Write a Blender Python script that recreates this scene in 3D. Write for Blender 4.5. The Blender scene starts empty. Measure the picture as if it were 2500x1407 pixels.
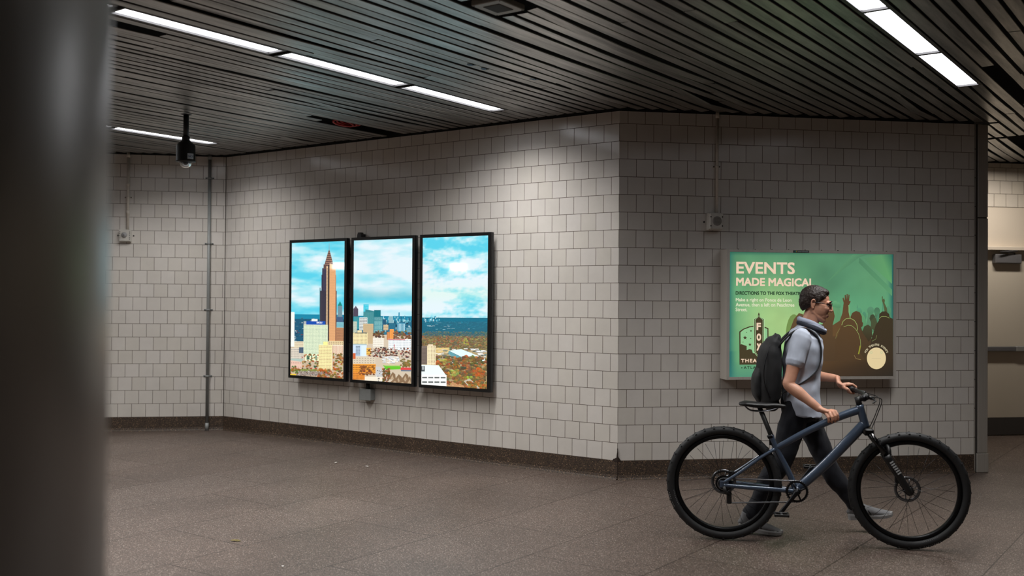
import bpy, math, random
from mathutils import Vector, Matrix, noise
PI = math.pi
random.seed(7)
SC = bpy.context.scene
COL = SC.collection

# ------------------------------------------------------------------ colour / materials
def lin(c):
    return tuple(((v/255.)/12.92 if v/255. <= .04045 else ((v/255.+.055)/1.055)**2.4) for v in c[:3])

def new_mat(name):
    m = bpy.data.materials.new(name); m.use_nodes = True
    nt = m.node_tree; b = nt.nodes['Principled BSDF']
    return m, nt, b

def node(nt, t, **kw):
    n = nt.nodes.new(t)
    for k, v in kw.items():
        if k.startswith('i_'): n.inputs[k[2:].replace('_', ' ')].default_value = v
        else: setattr(n, k, v)
    return n

def plain(name, rgb, rough=.5, metal=0., spec=.5, var=.12, scale=30., bump=0., coat=0.):
    """painted or moulded surface with a little procedural unevenness"""
    m, nt, b = new_mat(name)
    tc = node(nt, 'ShaderNodeTexCoord'); nz = node(nt, 'ShaderNodeTexNoise'); nz.inputs['Scale'].default_value = scale
    nz.inputs['Detail'].default_value = 4
    nt.links.new(tc.outputs['Object'], nz.inputs['Vector'])
    mx = node(nt, 'ShaderNodeMix', data_type='RGBA')
    c = lin(rgb)
    mx.inputs['A'].default_value = (*[v*(1-var) for v in c], 1); mx.inputs['B'].default_value = (*[min(1, v*(1+var)) for v in c], 1)
    nt.links.new(nz.outputs['Fac'], mx.inputs['Factor']); nt.links.new(mx.outputs['Result'], b.inputs['Base Color'])
    b.inputs['Roughness'].default_value = rough; b.inputs['Metallic'].default_value = metal
    b.inputs['Specular IOR Level'].default_value = spec
    if coat: b.inputs['Coat Weight'].default_value = coat; b.inputs['Coat Roughness'].default_value = .08
    if bump:
        bp = node(nt, 'ShaderNodeBump'); bp.inputs['Strength'].default_value = bump; bp.inputs['Distance'].default_value = .002
        nt.links.new(nz.outputs['Fac'], bp.inputs['Height']); nt.links.new(bp.outputs['Normal'], b.inputs['Normal'])
    return m

def emit(name, rgb, s):
    m, nt, b = new_mat(name)
    b.inputs['Base Color'].default_value = (.8, .8, .8, 1)
    b.inputs['Emission Color'].default_value = (*rgb, 1); b.inputs['Emission Strength'].default_value = s
    return m

def tile_mat(name, shift, warm=(214, 209, 202), rough=.2, zb=.163):
    m, nt, b = new_mat(name)
    tc = node(nt, 'ShaderNodeTexCoord'); sp = node(nt, 'ShaderNodeSeparateXYZ'); nt.links.new(tc.outputs['Object'], sp.inputs[0])
    ax = node(nt, 'ShaderNodeMath', operation='ADD'); ax.inputs[1].default_value = shift + 152.4
    az = node(nt, 'ShaderNodeMath', operation='ADD'); az.inputs[1].default_value = -zb
    nt.links.new(sp.outputs['X'], ax.inputs[0]); nt.links.new(sp.outputs['Z'], az.inputs[0])
    cb = node(nt, 'ShaderNodeCombineXYZ'); nt.links.new(ax.outputs[0], cb.inputs[0]); nt.links.new(az.outputs[0], cb.inputs[1])
    br = node(nt, 'ShaderNodeTexBrick'); br.offset = .5; br.offset_frequency = 2; br.squash = 1
    br.inputs['Scale'].default_value = 1; br.inputs['Brick Width'].default_value = .1524; br.inputs['Row Height'].default_value = .1524
    br.inputs['Mortar Size'].default_value = .0022; br.inputs['Mortar Smooth'].default_value = .15; br.inputs['Bias'].default_value = 0
    c = lin(warm)
    br.inputs['Color1'].default_value = (c[0]*1.015, c[1]*1.015, c[2]*1.03, 1); br.inputs['Color2'].default_value = (c[0]*.965, c[1]*.96, c[2]*.945, 1)
    br.inputs['Mortar'].default_value = (*lin((92, 78, 66)), 1)
    nt.links.new(cb.outputs[0], br.inputs['Vector'])
    # faint grime and a slow unevenness of the glaze
    nz = node(nt, 'ShaderNodeTexNoise'); nz.inputs['Scale'].default_value = 1.6; nz.inputs['Detail'].default_value = 6; nz.inputs['Roughness'].default_value = .65
    nt.links.new(tc.outputs['Object'], nz.inputs['Vector'])
    rr = node(nt, 'ShaderNodeMapRange'); rr.inputs['From Min'].default_value = .35; rr.inputs['From Max'].default_value = .7
    rr.inputs['To Min'].default_value = .90; rr.inputs['To Max'].default_value = 1.04
    nt.links.new(nz.outputs['Fac'], rr.inputs['Value'])
    hs = node(nt, 'ShaderNodeHueSaturation'); nt.links.new(br.outputs['Color'], hs.inputs['Color']); nt.links.new(rr.outputs[0], hs.inputs['Value'])
    nt.links.new(hs.outputs[0], b.inputs['Base Color'])
    mr = node(nt, 'ShaderNodeMapRange'); mr.inputs['To Min'].default_value = rough; mr.inputs['To Max'].default_value = .8
    nt.links.new(br.outputs['Fac'], mr.inputs['Value']); nt.links.new(mr.outputs[0], b.inputs['Roughness'])
    n2 = node(nt, 'ShaderNodeTexNoise'); n2.inputs['Scale'].default_value = 9; nt.links.new(tc.outputs['Object'], n2.inputs['Vector'])
    b1 = node(nt, 'ShaderNodeBump'); b1.inputs['Strength'].default_value = .35; b1.inputs['Distance'].default_value = .004
    nt.links.new(n2.outputs['Fac'], b1.inputs['Height'])
    b2 = node(nt, 'ShaderNodeBump', invert=True); b2.inputs['Strength'].default_value = .8; b2.inputs['Distance'].default_value = .003
    nt.links.new(br.outputs['Fac'], b2.inputs['Height']); nt.links.new(b1.outputs[0], b2.inputs['Normal']); nt.links.new(b2.outputs[0], b.inputs['Normal'])
    b.inputs['Specular IOR Level'].default_value = .45
    return m

def terrazzo(name, base, chip_l, chip_d, rough, joints=False, scale=150.):
    m, nt, b = new_mat(name)
    tc = node(nt, 'ShaderNodeTexCoord'); L = nt.links.new
    vo = node(nt, 'ShaderNodeTexVoronoi'); vo.inputs['Scale'].default_value = scale; L(tc.outputs['Object'], vo.inputs['Vector'])
    sx = node(nt, 'ShaderNodeSeparateColor'); L(vo.outputs['Color'], sx.inputs[0])
    ramp = node(nt, 'ShaderNodeValToRGB'); L(sx.outputs[0], ramp.inputs[0])
    ramp.color_ramp.interpolation = 'CONSTANT'
    e = ramp.color_ramp.elements; e[0].position = 0; e[0].color = (*lin(chip_d), 1); e[1].position = .30; e[1].color = (*lin(base), 1)
    x = e.new(.62); x.color = (*[v*1.2 for v in lin(base)], 1); x = e.new(.955); x.color = (*lin(chip_l), 1)
    nz = node(nt, 'ShaderNodeTexNoise'); nz.inputs['Scale'].default_value = 1.1; nz.inputs['Detail'].default_value = 7; nz.inputs['Roughness'].default_value = .6
    L(tc.outputs['Object'], nz.inputs['Vector'])
    mr = node(nt, 'ShaderNodeMapRange'); mr.inputs['From Min'].default_value = .3; mr.inputs['From Max'].default_value = .7
    mr.inputs['To Min'].default_value = .72; mr.inputs['To Max'].default_value = 1.12; L(nz.outputs['Fac'], mr.inputs['Value'])
    hs = node(nt, 'ShaderNodeHueSaturation'); L(ramp.outputs[0], hs.inputs['Color']); L(mr.outputs[0], hs.inputs['Value'])
    col = hs.outputs[0]
    if joints:
        mp = node(nt, 'ShaderNodeMapping'); mp.inputs['Rotation'].default_value = (0, 0, -math.radians(53.98)); L(tc.outputs['Object'], mp.inputs['Vector'])
        ad = node(nt, 'ShaderNodeVectorMath', operation='ADD'); ad.inputs[1].default_value = (100.35, 76.2-4.22, 0); L(mp.outputs[0], ad.inputs[0])
        br = node(nt, 'ShaderNodeTexBrick'); br.offset = .37; br.inputs['Scale'].default_value = 1; br.inputs['Brick Width'].default_value = 1.45
        br.inputs['Row Height'].default_value = .762; br.inputs['Mortar Size'].default_value = .0042; br.inputs['Mortar Smooth'].default_value = .1
        br.inputs['Color1'].default_value = (1, 1, 1, 1); br.inputs['Color2'].default_value = (.88, .85, .83, 1); br.inputs['Mortar'].default_value = (.26, .21, .18, 1)
        L(ad.outputs[0], br.inputs['Vector'])
        mm = node(nt, 'ShaderNodeMix', data_type='RGBA', blend_type='MULTIPLY'); mm.inputs['Factor'].default_value = 1
        L(col, mm.inputs['A']); L(br.outputs['Color'], mm.inputs['B']); col = mm.outputs['Result']
    L(col, b.inputs['Base Color'])
    r2 = node(nt, 'ShaderNodeMapRange'); r2.inputs['To Min'].default_value = rough*.8; r2.inputs['To Max'].default_value = rough*1.25
    L(nz.outputs['Fac'], r2.inputs['Value']); L(r2.outputs[0], b.inputs['Roughness'])
    bp = node(nt, 'ShaderNodeBump'); bp.inputs['Strength'].default_value = .25; bp.inputs['Distance'].default_value = .001
    L(sx.outputs[1], bp.inputs['Height']); L(bp.outputs[0], b.inputs['Normal'])
    return m

def steel_mat(name, rgb, rough, streak=(40, 40, .6), metal=1):
    m, nt, b = new_mat(name); L = nt.links.new
    tc = node(nt, 'ShaderNodeTexCoord'); mp = node(nt, 'ShaderNodeMapping'); mp.inputs['Scale'].default_value = streak
    L(tc.outputs['Object'], mp.inputs[0]); nz = node(nt, 'ShaderNodeTexNoise'); nz.inputs['Scale'].default_value = 3; nz.inputs['Detail'].default_value = 5
    L(mp.outputs[0], nz.inputs['Vector'])
    mr = node(nt, 'ShaderNodeMapRange'); mr.inputs['To Min'].default_value = rough*.8; mr.inputs['To Max'].default_value = rough*1.2
    L(nz.outputs['Fac'], mr.inputs['Value']); L(mr.outputs[0], b.inputs['Roughness'])
    mx = node(nt, 'ShaderNodeMix', data_type='RGBA'); c = lin(rgb)
    mx.inputs['A'].default_value = (*[v*.85 for v in c], 1); mx.inputs['B'].default_value = (*[v*1.1 for v in c], 1)
    L(nz.outputs['Fac'], mx.inputs['Factor']); L(mx.outputs['Result'], b.inputs['Base Color'])
    b.inputs['Metallic'].default_value = metal
    return m

def slat_mat():
    m, nt, b = new_mat('dull ceiling metal'); L = nt.links.new
    tc = node(nt, 'ShaderNodeTexCoord'); mp = node(nt, 'ShaderNodeMapping')
    mp.inputs['Rotation'].default_value = (0, 0, -math.radians(53.98)); L(tc.outputs['Object'], mp.inputs[0])
    m2 = node(nt, 'ShaderNodeMapping'); m2.inputs['Scale'].default_value = (1.2, 14, 1); L(mp.outputs[0], m2.inputs[0])
    nz = node(nt, 'ShaderNodeTexNoise'); nz.inputs['Scale'].default_value = 1; nz.inputs['Detail'].default_value = 8; nz.inputs['Roughness'].default_value = .7
    L(m2.outputs[0], nz.inputs['Vector'])
    n2 = node(nt, 'ShaderNodeTexNoise'); n2.inputs['Scale'].default_value = 1.1; n2.inputs['Detail'].default_value = 3; L(tc.outputs['Object'], n2.inputs['Vector'])
    rp = node(nt, 'ShaderNodeValToRGB'); L(nz.outputs['Fac'], rp.inputs[0])
    e = rp.color_ramp.elements; e[0].position = .3; e[0].color = (*lin((120, 120, 119)), 1); e[1].position = .62; e[1].color = (*lin((186, 185, 182)), 1)
    mr = node(nt, 'ShaderNodeMapRange'); mr.inputs['From Min'].default_value = .3; mr.inputs['From Max'].default_value = .7
    mr.inputs['To Min'].default_value = .8; mr.inputs['To Max'].default_value = 1.1; L(n2.outputs['Fac'], mr.inputs['Value'])
    hs = node(nt, 'ShaderNodeHueSaturation'); L(rp.outputs[0], hs.inputs['Color']); L(mr.outputs[0], hs.inputs['Value'])
    L(hs.outputs[0], b.inputs['Base Color'])
    r2 = node(nt, 'ShaderNodeMapRange'); r2.inputs['To Min'].default_value = .42; r2.inputs['To Max'].default_value = .30
    L(nz.outputs['Fac'], r2.inputs['Value']); L(r2.outputs[0], b.inputs['Roughness'])
    b.inputs['Metallic'].default_value = .8
    return m

def cloth_mat(name, rgb, scale=420., rough=.85, var=.1):
    m, nt, b = new_mat(name); L = nt.links.new
    tc = node(nt, 'ShaderNodeTexCoord'); wv = node(nt, 'ShaderNodeTexWave'); wv.inputs['Scale'].default_value = scale; wv.inputs['Distortion'].default_value = 3
    L(tc.outputs['Object'], wv.inputs['Vector'])
    nz = node(nt, 'ShaderNodeTexNoise'); nz.inputs['Scale'].default_value = 14; nz.inputs['Detail'].default_value = 5; L(tc.outputs['Object'], nz.inputs['Vector'])
    mx = node(nt, 'ShaderNodeMix', data_type='RGBA'); c = lin(rgb)
    mx.inputs['A'].default_value = (*[v*(1-var) for v in c], 1); mx.inputs['B'].default_value = (*[min(1, v*(1+var)) for v in c], 1)
    L(nz.outputs['Fac'], mx.inputs['Factor']); L(mx.outputs['Result'], b.inputs['Base Color'])
    b.inputs['Roughness'].default_value = rough; b.inputs['Sheen Weight'].default_value = .04
    bp = node(nt, 'ShaderNodeBump'); bp.inputs['Strength'].default_value = .2; bp.inputs['Distance'].default_value = .0006
    L(wv.outputs['Fac'], bp.inputs['Height']); L(bp.outputs[0], b.inputs['Normal'])
    return m

def skin_mat():
    m, nt, b = new_mat('skin'); L = nt.links.new
    tc = node(nt, 'ShaderNodeTexCoord'); nz = node(nt, 'ShaderNodeTexNoise'); nz.inputs['Scale'].default_value = 22; nz.inputs['Detail'].default_value = 6
    L(tc.outputs['Object'], nz.inputs['Vector'])
    mx = node(nt, 'ShaderNodeMix', data_type='RGBA')
    mx.inputs['A'].default_value = (*lin((190, 134, 108)), 1); mx.inputs['B'].default_value = (*lin((220, 168, 142)), 1)
    L(nz.outputs['Fac'], mx.inputs['Factor']); L(mx.outputs['Result'], b.inputs['Base Color'])
    b.inputs['Roughness'].default_value = .5; b.inputs['Subsurface Weight'].default_value = .12
    b.inputs['Subsurface Radius'].default_value = (.012, .005, .003)
    bp = node(nt, 'ShaderNodeBump'); bp.inputs['Strength'].default_value = .15; bp.inputs['Distance'].default_value = .001
    n2 = node(nt, 'ShaderNodeTexNoise'); n2.inputs['Scale'].default_value = 400; L(tc.outputs['Object'], n2.inputs['Vector'])
    L(n2.outputs['Fac'], bp.inputs['Height']); L(bp.outputs[0], b.inputs['Normal'])
    return m

def glow_mat(name, strength, rough=.06, spec=.5, base=.02):
    """a lit picture behind glass: emission from the picture's own colours"""
    m, nt, b = new_mat(name); L = nt.links.new
    at = node(nt, 'ShaderNodeAttribute'); at.attribute_name = 'Col'
    L(at.outputs['Color'], b.inputs['Emission Color']); b.inputs['Emission Strength'].default_value = strength
    b.inputs['Base Color'].default_value = (base, base, base, 1); b.inputs['Roughness'].default_value = rough
    b.inputs['Specular IOR Level'].default_value = spec
    return m

M = {}
M['tile_l'] = tile_mat('glazed white wall tile', .0762)
M['tile_t'] = tile_mat('glazed white wall tile, far bay', .18*.1524)
M['tile_f'] = tile_mat('glazed cream wall tile', .1196, (214, 205, 192), .35, .2186)
M['terr_floor'] = terrazzo('ground terrazzo floor', (97, 84, 76), (182, 171, 160), (56, 46, 41), .44, True, 260)
M['terr_base'] = terrazzo('coarse brown terrazzo base', (72, 57, 44), (148, 122, 96), (38, 29, 23), .6, False, 190)
M['slat'] = slat_mat()
M['deck'] = plain('black plenum and shadow gap', (16, 15, 15), .9)  # plenum black, also painted on wall tops as the shade above the slats
M['steel'] = steel_mat('brushed stainless steel', (150, 148, 146), .34)
M['steel_trim'] = steel_mat('dull steel corner guard', (162, 156, 148), .45, metal=.15)
M['steel_dark'] = steel_mat('dark steel channel', (70, 66, 62), .45, metal=.2)
M['galv'] = plain('grey painted conduit', (138, 141, 140), .45, .1)
M['cream'] = plain('cream painted conduit', (206, 198, 186), .45)
M['cream_box'] = plain('off white device housing', (196, 192, 184), .4)
M['grille'] = plain('grey speaker grille', (146, 141, 134), .6)
M['plate'] = plain('grey painted cover plate', (150, 150, 144), .45)
M['mesh_d'] = plain('dark speaker mesh', (70, 68, 64), .6)
M['slit'] = plain('shaded grille slit', (96, 92, 87), .7)
M['dark_hole'] = plain('dark screw head', (24, 22, 20), .5)
M['lens'] = plain('clear strobe lens', (150, 150, 150), .1, 0, .8)
M['bezel'] = plain('black satin screen bezel', (14, 15, 17), .32)
M['bezel_side'] = plain('black screen casing', (26, 29, 32), .4)
M['lamp'] = emit('white lamp diffuser', (.93, .95, 1.0), 9.0)
M['lamp_frame'] = plain('grey lamp frame', (74, 72, 72), .45, .4)
M['frame_al'] = steel_mat('satin aluminium poster frame', (196, 190, 182), .4, metal=.2)
M['door_p'] = plain('cream painted door', (206, 196, 180), .38, var=.03, scale=3)
M['kick'] = plain('dark rubber kick strip', (66, 62, 60), .6)
M['bar_al'] = plain('satin aluminium push bar', (150, 150, 148), .4, .2)
M['closer'] = plain('grey door closer', (98, 97, 99), .5)
M['black_p'] = plain('matt black plastic', (15, 15, 16), .5)
M['black_g'] = plain('gloss black plastic', (10, 10, 11), .15)
M['tape'] = plain('blue masking tape', (70, 108, 136), .6)
M['red_cable'] = plain('red cable sheath', (170, 40, 34), .45)
M['leaf'] = plain('dry yellow leaf', (120, 108, 62), .7)
M['paper'] = plain('white paper scrap', (206, 202, 196), .7)
M['wall_p'] = plain('cream wall panel', (214, 202, 186), .4, var=.03, scale=3)
M['chip'] = plain('broken brown mortar', (44, 32, 25), .9, var=.3, scale=90, bump=.6)
M['frame_b'] = plain('blue grey bicycle paint', (66, 80, 100), .34, .25, .5, .05, 12, 0, .6)
M['rubber'] = plain('black tyre rubber', (27, 28, 30), .62, 0, .5, .2, 60)
M['rim'] = plain('black anodised rim', (18, 19, 21), .35, .6)
M['spoke'] = plain('steel spoke', (70, 70, 72), .3, 1.)
M['alloy'] = plain('silver alloy', (120, 122, 126), .3, .9)
M['dkalloy'] = plain('dark alloy', (38, 38, 41), .35, .8)
M['decal'] = plain('pale grey lettering', (176, 178, 180), .5)
M['tee'] = cloth_mat('light grey cotton', (186, 194, 210))
M['trouser'] = cloth_mat('dark navy denim', (11, 14, 25), 600)
M['pack'] = cloth_mat('black backpack nylon', (18, 19, 22), 700, .7)
M['scarf_l'] = cloth_mat('pale blue grey knit', (168, 176, 196), 260)
M['scarf_d'] = cloth_mat('dark slate knit', (38, 42, 54), 260)
M['skin'] = skin_mat()
M['hair'] = plain('dark brown hair', (38, 27, 22), .55, 0, .4, .35, 160, .8)
M['shoe_u'] = cloth_mat('grey knit shoe upper', (112, 112, 114), 500)
M['shoe_s'] = plain('pale grey rubber sole', (150, 150, 150), .6)
M['lace'] = cloth_mat('black shoelace', (24, 24, 26), 900)
M['eye_w'] = plain('eye white', (206, 200, 194), .2)
M['eye_i'] = plain('dark iris', (36, 24, 18), .15)
M['lip'] = plain('lips', (150, 84, 74), .5)
M['glass_lens'] = plain('smoked glasses lens', (34, 34, 38), .1, 0, .8)
M['screen'] = glow_mat('lit city picture behind glass', 1.15, .04, .5)
M['poster'] = glow_mat('backlit poster film', .88, .12, .35, .03)
M['label'] = plain('white sticker', (190, 198, 206), .5)
M['ink_b'] = plain('blue print', (40, 84, 130), .5)
M['dome'] = new_mat('clear dome')[0]
_b = M['dome'].node_tree.nodes['Principled BSDF']
_b.inputs['Transmission Weight'].default_value = .85; _b.inputs['Roughness'].default_value = .03; _b.inputs['Base Color'].default_value = (.6, .66, .72, 1); _b.inputs['IOR'].default_value = 1.35
M['plaque'] = plain('dark name plate', (46, 46, 46), .5)
M['teal'] = plain('teal print', (30, 130, 140), .5)
M['yellow'] = plain('yellow print', (190, 170, 60), .5)

# ------------------------------------------------------------------ mesh builder
class MB:
    def __init__(s): s.v = []; s.f = []; s.m = []; s.mats = []; s.sm = []
    def mi(s, mat):
        if mat not in s.mats: s.mats.append(mat)
        return s.mats.index(mat)
    def add(s, vs, fs, mat, smooth=False, T=None):
        o = len(s.v); k = s.mi(mat)
        for p in vs:
            p = Vector(p)
            if T is not None: p = T @ p
            s.v.append(tuple(p))
        for f in fs: s.f.append(tuple(i+o for i in f)); s.m.append(k); s.sm.append(smooth)
        return s
    def box(s, lo, hi, mat, T=None, bev=0.):
        x0, y0, z0 = lo; x1, y1, z1 = hi
        if not bev:
            vs = [(x0,y0,z0),(x1,y0,z0),(x1,y1,z0),(x0,y1,z0),(x0,y0,z1),(x1,y0,z1),(x1,y1,z1),(x0,y1,z1)]
            fs = [(0,3,2,1),(4,5,6,7),(0,1,5,4),(1,2,6,5),(2,3,7,6),(3,0,4,7)]
            return s.add(vs, fs, mat, False, T)
        b = bev; vs = []; idx = {}
        for sx in (0, 1):
            for sy in (0, 1):
                for sz in (0, 1):
                    X, Y, Z = (x0, x1)[sx], (y0, y1)[sy], (z0, z1)[sz]
                    dx, dy, dz = b*(1-2*sx), b*(1-2*sy), b*(1-2*sz)
                    for ax, p in enumerate(((X, Y+dy, Z+dz), (X+dx, Y, Z+dz), (X+dx, Y+dy, Z))):
                        idx[(sx, sy, sz, ax)] = len(vs); vs.append(p)
        fs = []
        for k in (0, 1):
            fs.append([idx[(k,a,c,0)] for a, c in ((0,0),(1,0),(1,1),(0,1))][::(1 if k else -1)])
            fs.append([idx[(a,k,c,1)] for a, c in ((0,0),(0,1),(1,1),(1,0))][::(1 if k else -1)])
            fs.append([idx[(a,c,k,2)] for a, c in ((0,0),(1,0),(1,1),(0,1))][::(1 if k else -1)])
        for a in (0, 1):
            for c in (0, 1):
                fs.append([idx[(0,a,c,1)], idx[(1,a,c,1)], idx[(1,a,c,2)], idx[(0,a,c,2)]])
                fs.append([idx[(a,0,c,0)], idx[(a,1,c,0)], idx[(a,1,c,2)], idx[(a,0,c,2)]])
                fs.append([idx[(a,c,0,0)], idx[(a,c,1,0)], idx[(a,c,1,1)], idx[(a,c,0,1)]])
                for e in (0, 1): pass
        for a in (0, 1):
            for c in (0, 1):
                for e in (0, 1): fs.append([idx[(a,c,e,0)], idx[(a,c,e,1)], idx[(a,c,e,2)]])
        return s.add(vs, fs, mat, False, T)
    def tube(s, pts, r, mat, seg=14, side=None, caps=True, round_=False, T=None, smooth=True, closed=False):
        """swept ring; r: number, list of numbers, or list of (r_side, r_other)"""
        pts = [Vector(p) for p in pts]; n = len(pts)
        if not isinstance(r, (list, tuple)): r = [r]*n
        rr = [(q, q) if not isinstance(q, (list, tuple)) else tuple(q) for q in r]
        if round_ and not closed:   # domed ends
            a = (pts[0]-pts[1]).normalized(); b = (pts[-1]-pts[-2]).normalized(); P0, P1 = pts[0], pts[-1]; R0, R1 = rr[0], rr[-1]
            pre = []; post = []
            for k in (1, 2, 3):
                t = math.radians(k*28); e0 = min(R0); e1 = min(R1)
                pre.append((P0+a*e0*math.sin(t), (R0[0]*math.cos(t), R0[1]*math.cos(t)))); post.append((P1+b*e1*math.sin(t), (R1[0]*math.cos(t), R1[1]*math.cos(t))))
            pts = [q[0] for q in pre[::-1]]+pts+[q[0] for q in post]; rr = [q[1] for q in pre[::-1]]+rr+[q[1] for q in post]; n = len(pts)
        vs = []; ref = Vector(side) if side is not None else None; prev = None
        for i in range(n):
            if closed: d = pts[(i+1) % n]-pts[i-1]
            else: d = pts[min(i+1, n-1)]-pts[max(i-1, 0)]
            if d.length < 1e-9: d = Vector((0, 0, 1))
            d.normalize()
            if ref is not None: u = ref-d*ref.dot(d)
            elif prev is not None: u = prev-d*prev.dot(d)
            else: u = Vector((0, 0, 1)) if abs(d.z) < .9 else Vector((1, 0, 0)); u = u-d*u.dot(d)
            if u.length < 1e-6: u = d.orthogonal()
            u.normalize(); w = d.cross(u); prev = u
            for k in range(seg):
                a = 2*PI*k/seg; vs.append(pts[i]+u*math.cos(a)*rr[i][0]+w*math.sin(a)*rr[i][1])
        fs = []
        for i in range(n if closed else n-1):
            j = (i+1) % n
            for k in range(seg): fs.append((i*seg+k, i*seg+(k+1) % seg, j*seg+(k+1) % seg, j*seg+k))
        if caps and not closed: fs.append(tuple(range(seg))[::-1]); fs.append(tuple((n-1)*seg+k for k in range(seg)))
        return s.add(vs, fs, mat, smooth, T)
    def lathe(s, prof, c, axis, mat, seg=32, T=None, smooth=True, closed=False):
        """prof: list of (radius, height along axis)"""
        ax = Vector(axis).normalized(); u = ax.orthogonal().normalized(); w = ax.cross(u); c = Vector(c); vs = []; n = len(prof)
        for (r, h) in prof:
            for k in range(seg):
                a = 2*PI*k/seg; vs.append(c+ax*h+u*math.cos(a)*r+w*math.sin(a)*r)
        fs = []
        for i in range(n if closed else n-1):
            j = (i+1) % n
            for k in range(seg): fs.append((i*seg+k, i*seg+(k+1) % seg, j*seg+(k+1) % seg, j*seg+k))
        if not closed: fs.append(tuple(range(seg))[::-1]); fs.append(tuple((n-1)*seg+k for k in range(seg)))
        return s.add(vs, fs, mat, smooth, T)
    def ell(s, c, r, mat, R=None, seg=20, rings=14, T=None):
        c = Vector(c); vs = []
        for i in range(rings+1):
            t = PI*i/rings
            for k in range(seg):
                a = 2*PI*k/seg; p = Vector((r[0]*math.sin(t)*math.cos(a), r[1]*math.sin(t)*math.sin(a), r[2]*math.cos(t)))
                if R is not None: p = R @ p
                vs.append(c+p)
        fs = [(i*seg+k, (i+1)*seg+k, (i+1)*seg+(k+1) % seg, i*seg+(k+1) % seg) for i in range(rings) for k in range(seg)]
        return s.add(vs, fs, mat, True, T)
    def prism(s, poly, y0, y1, mat, T=None):
        """poly in (x,z), extruded along y"""
        n = len(poly); vs = [(x, y0, z) for x, z in poly]+[(x, y1, z) for x, z in poly]
        fs = [tuple(range(n)), tuple(range(2*n-1, n-1, -1))]+[(i, n+i, n+(i+1) % n, (i+1) % n) for i in range(n)]
        return s.add(vs, fs, mat, False, T)
    def mesh(s, name):
        me = bpy.data.meshes.new(name); me.from_pydata(s.v, [], s.f)
        for mt in s.mats: me.materials.append(mt)
        me.polygons.foreach_set('material_index', s.m); me.polygons.foreach_set('use_smooth', s.sm); me.validate(); me.update()
        return me
    def build(s, name, parent=None, fix=False):
        me = s.mesh(name)
        if fix:
            import bmesh
            bm = bmesh.new(); bm.from_mesh(me); bmesh.ops.remove_doubles(bm, verts=bm.verts, dist=1e-6); bmesh.ops.recalc_face_normals(bm, faces=bm.faces); bm.to_mesh(me); bm.free()
        o = bpy.data.objects.new(name, me); COL.objects.link(o); o.parent = parent
        return o

def tag(o, label=None, cat=None, group=None, kind=None):
    if label: o['label'] = label
    if cat: o['category'] = cat
    if group: o['group'] = group
    if kind: o['kind'] = kind
    return o
def empty(name, loc=(0, 0, 0), rz=0., **k):
    o = bpy.data.objects.new(name, None); COL.objects.link(o); o.location = loc; o.rotation_euler = (0, 0, rz); o.empty_display_size = .1
    tag(o, k.get('label'), k.get('cat'), k.get('group'), k.get('kind')); return o
def place(o, loc, rz=0.):
    o.location = loc; o.rotation_euler = (0, 0, rz); return o
def copy_tree(o, parent=None):
    c = o.copy(); COL.objects.link(c); c.parent = parent
    for ch in list(o.children): copy_tree(ch, c)
    return c
def smooth_pts(P, R, n=5):
    """Catmull-Rom through points and radii"""
    P = [Vector(p) for p in P]; R = [(q, q) if not isinstance(q, (tuple, list)) else q for q in R]; out = []; ro = []
    for i in range(len(P)-1):
        p0, p1, p2, p3 = P[max(i-1, 0)], P[i], P[i+1], P[min(i+2, len(P)-1)]
        for k in range(n):
            t = k/n; a = .5*((2*p1)+(p2-p0)*t+(2*p0-5*p1+4*p2-p3)*t*t+(3*p1-p0-3*p2+p3)*t*t*t); out.append(a)
            e = t*t*(3-2*t); ro.append((R[i][0]*(1-e)+R[i+1][0]*e, R[i][1]*(1-e)+R[i+1][1]*e))
    out.append(P[-1]); ro.append(R[-1]); return out, ro

# ------------------------------------------------------------------ plan of the place (metres)
T_ = .1524
AR = math.radians(8.983)            # heading of the right, far-left and corridor walls
AL = math.radians(-35.474)          # heading of the wall that carries the screens
CN = Vector((.9132, 8.5778, 0))     # outside corner between the two tiled walls
SL = 34.17*T_
uL = Vector((math.cos(AL), math.sin(AL), 0)); uR = Vector((math.cos(AR), math.sin(AR), 0))
nLv = Vector((-math.sin(AL), math.cos(AL), 0)); nRv = Vector((-math.sin(AR), math.cos(AR), 0))
CL = CN-uL*SL                       # inside corner at the left
H = 3.18
WR_END = 3.46
dL, dR, dT = nLv.dot(CN), nRv.dot(CN), nRv.dot(CL)
dF = 10.592
FAR0 = CN+uR*WR_END+nRv*(dF-dR)     # foot of the corridor's far wall
XW, XE, YS = -8.5, 8.5, -4.5

def wall(name, org, rz, x0, x1, mat, z0=0., z1=3.166, th=.22, bb=True, bbname=None, cap=None):
    m = MB(); m.box((x0, 0, z0), (x1, th, z1), mat); m.box((x0+.004, .004, z1), (x1-.004, th, 3.36), M['deck']); o = m.build(name); place(o, org, rz); tag(o, kind='structure')  # wall top painted black so the gap beside the slats looks shaded
    if bb:
        b = MB(); prof = [(0, 0), (-.03, 0), (-.022, .005), (-.012, .018), (-.007, .04), (-.006, .163), (0, .163)]
        n = len(prof); vs = [(x0, y, z) for y, z in prof]+[(x1, y, z) for y, z in prof]
        fs = [tuple(range(n)), tuple(range(2*n-1, n-1, -1))]+[(i, (i+1) % n, n+(i+1) % n, n+i) for i in range(n)]
        b.add(vs, fs, M['terr_base']); q = b.build(bbname, fix=True); place(q, org, rz); tag(q, kind='structure')
    return o
w_l = wall('wall_left', CN, AL, -SL, 0, M['tile_l'], bbname='baseboard_left')
w_r = wall('wall_right', CN, AR, 0, 3.33, M['tile_l'], bbname='baseboard_right', th=.1)
w_t = wall('wall_far_left', CL, AR, -6.2, 0, M['tile_t'], bbname='baseboard_far_left')
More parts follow.
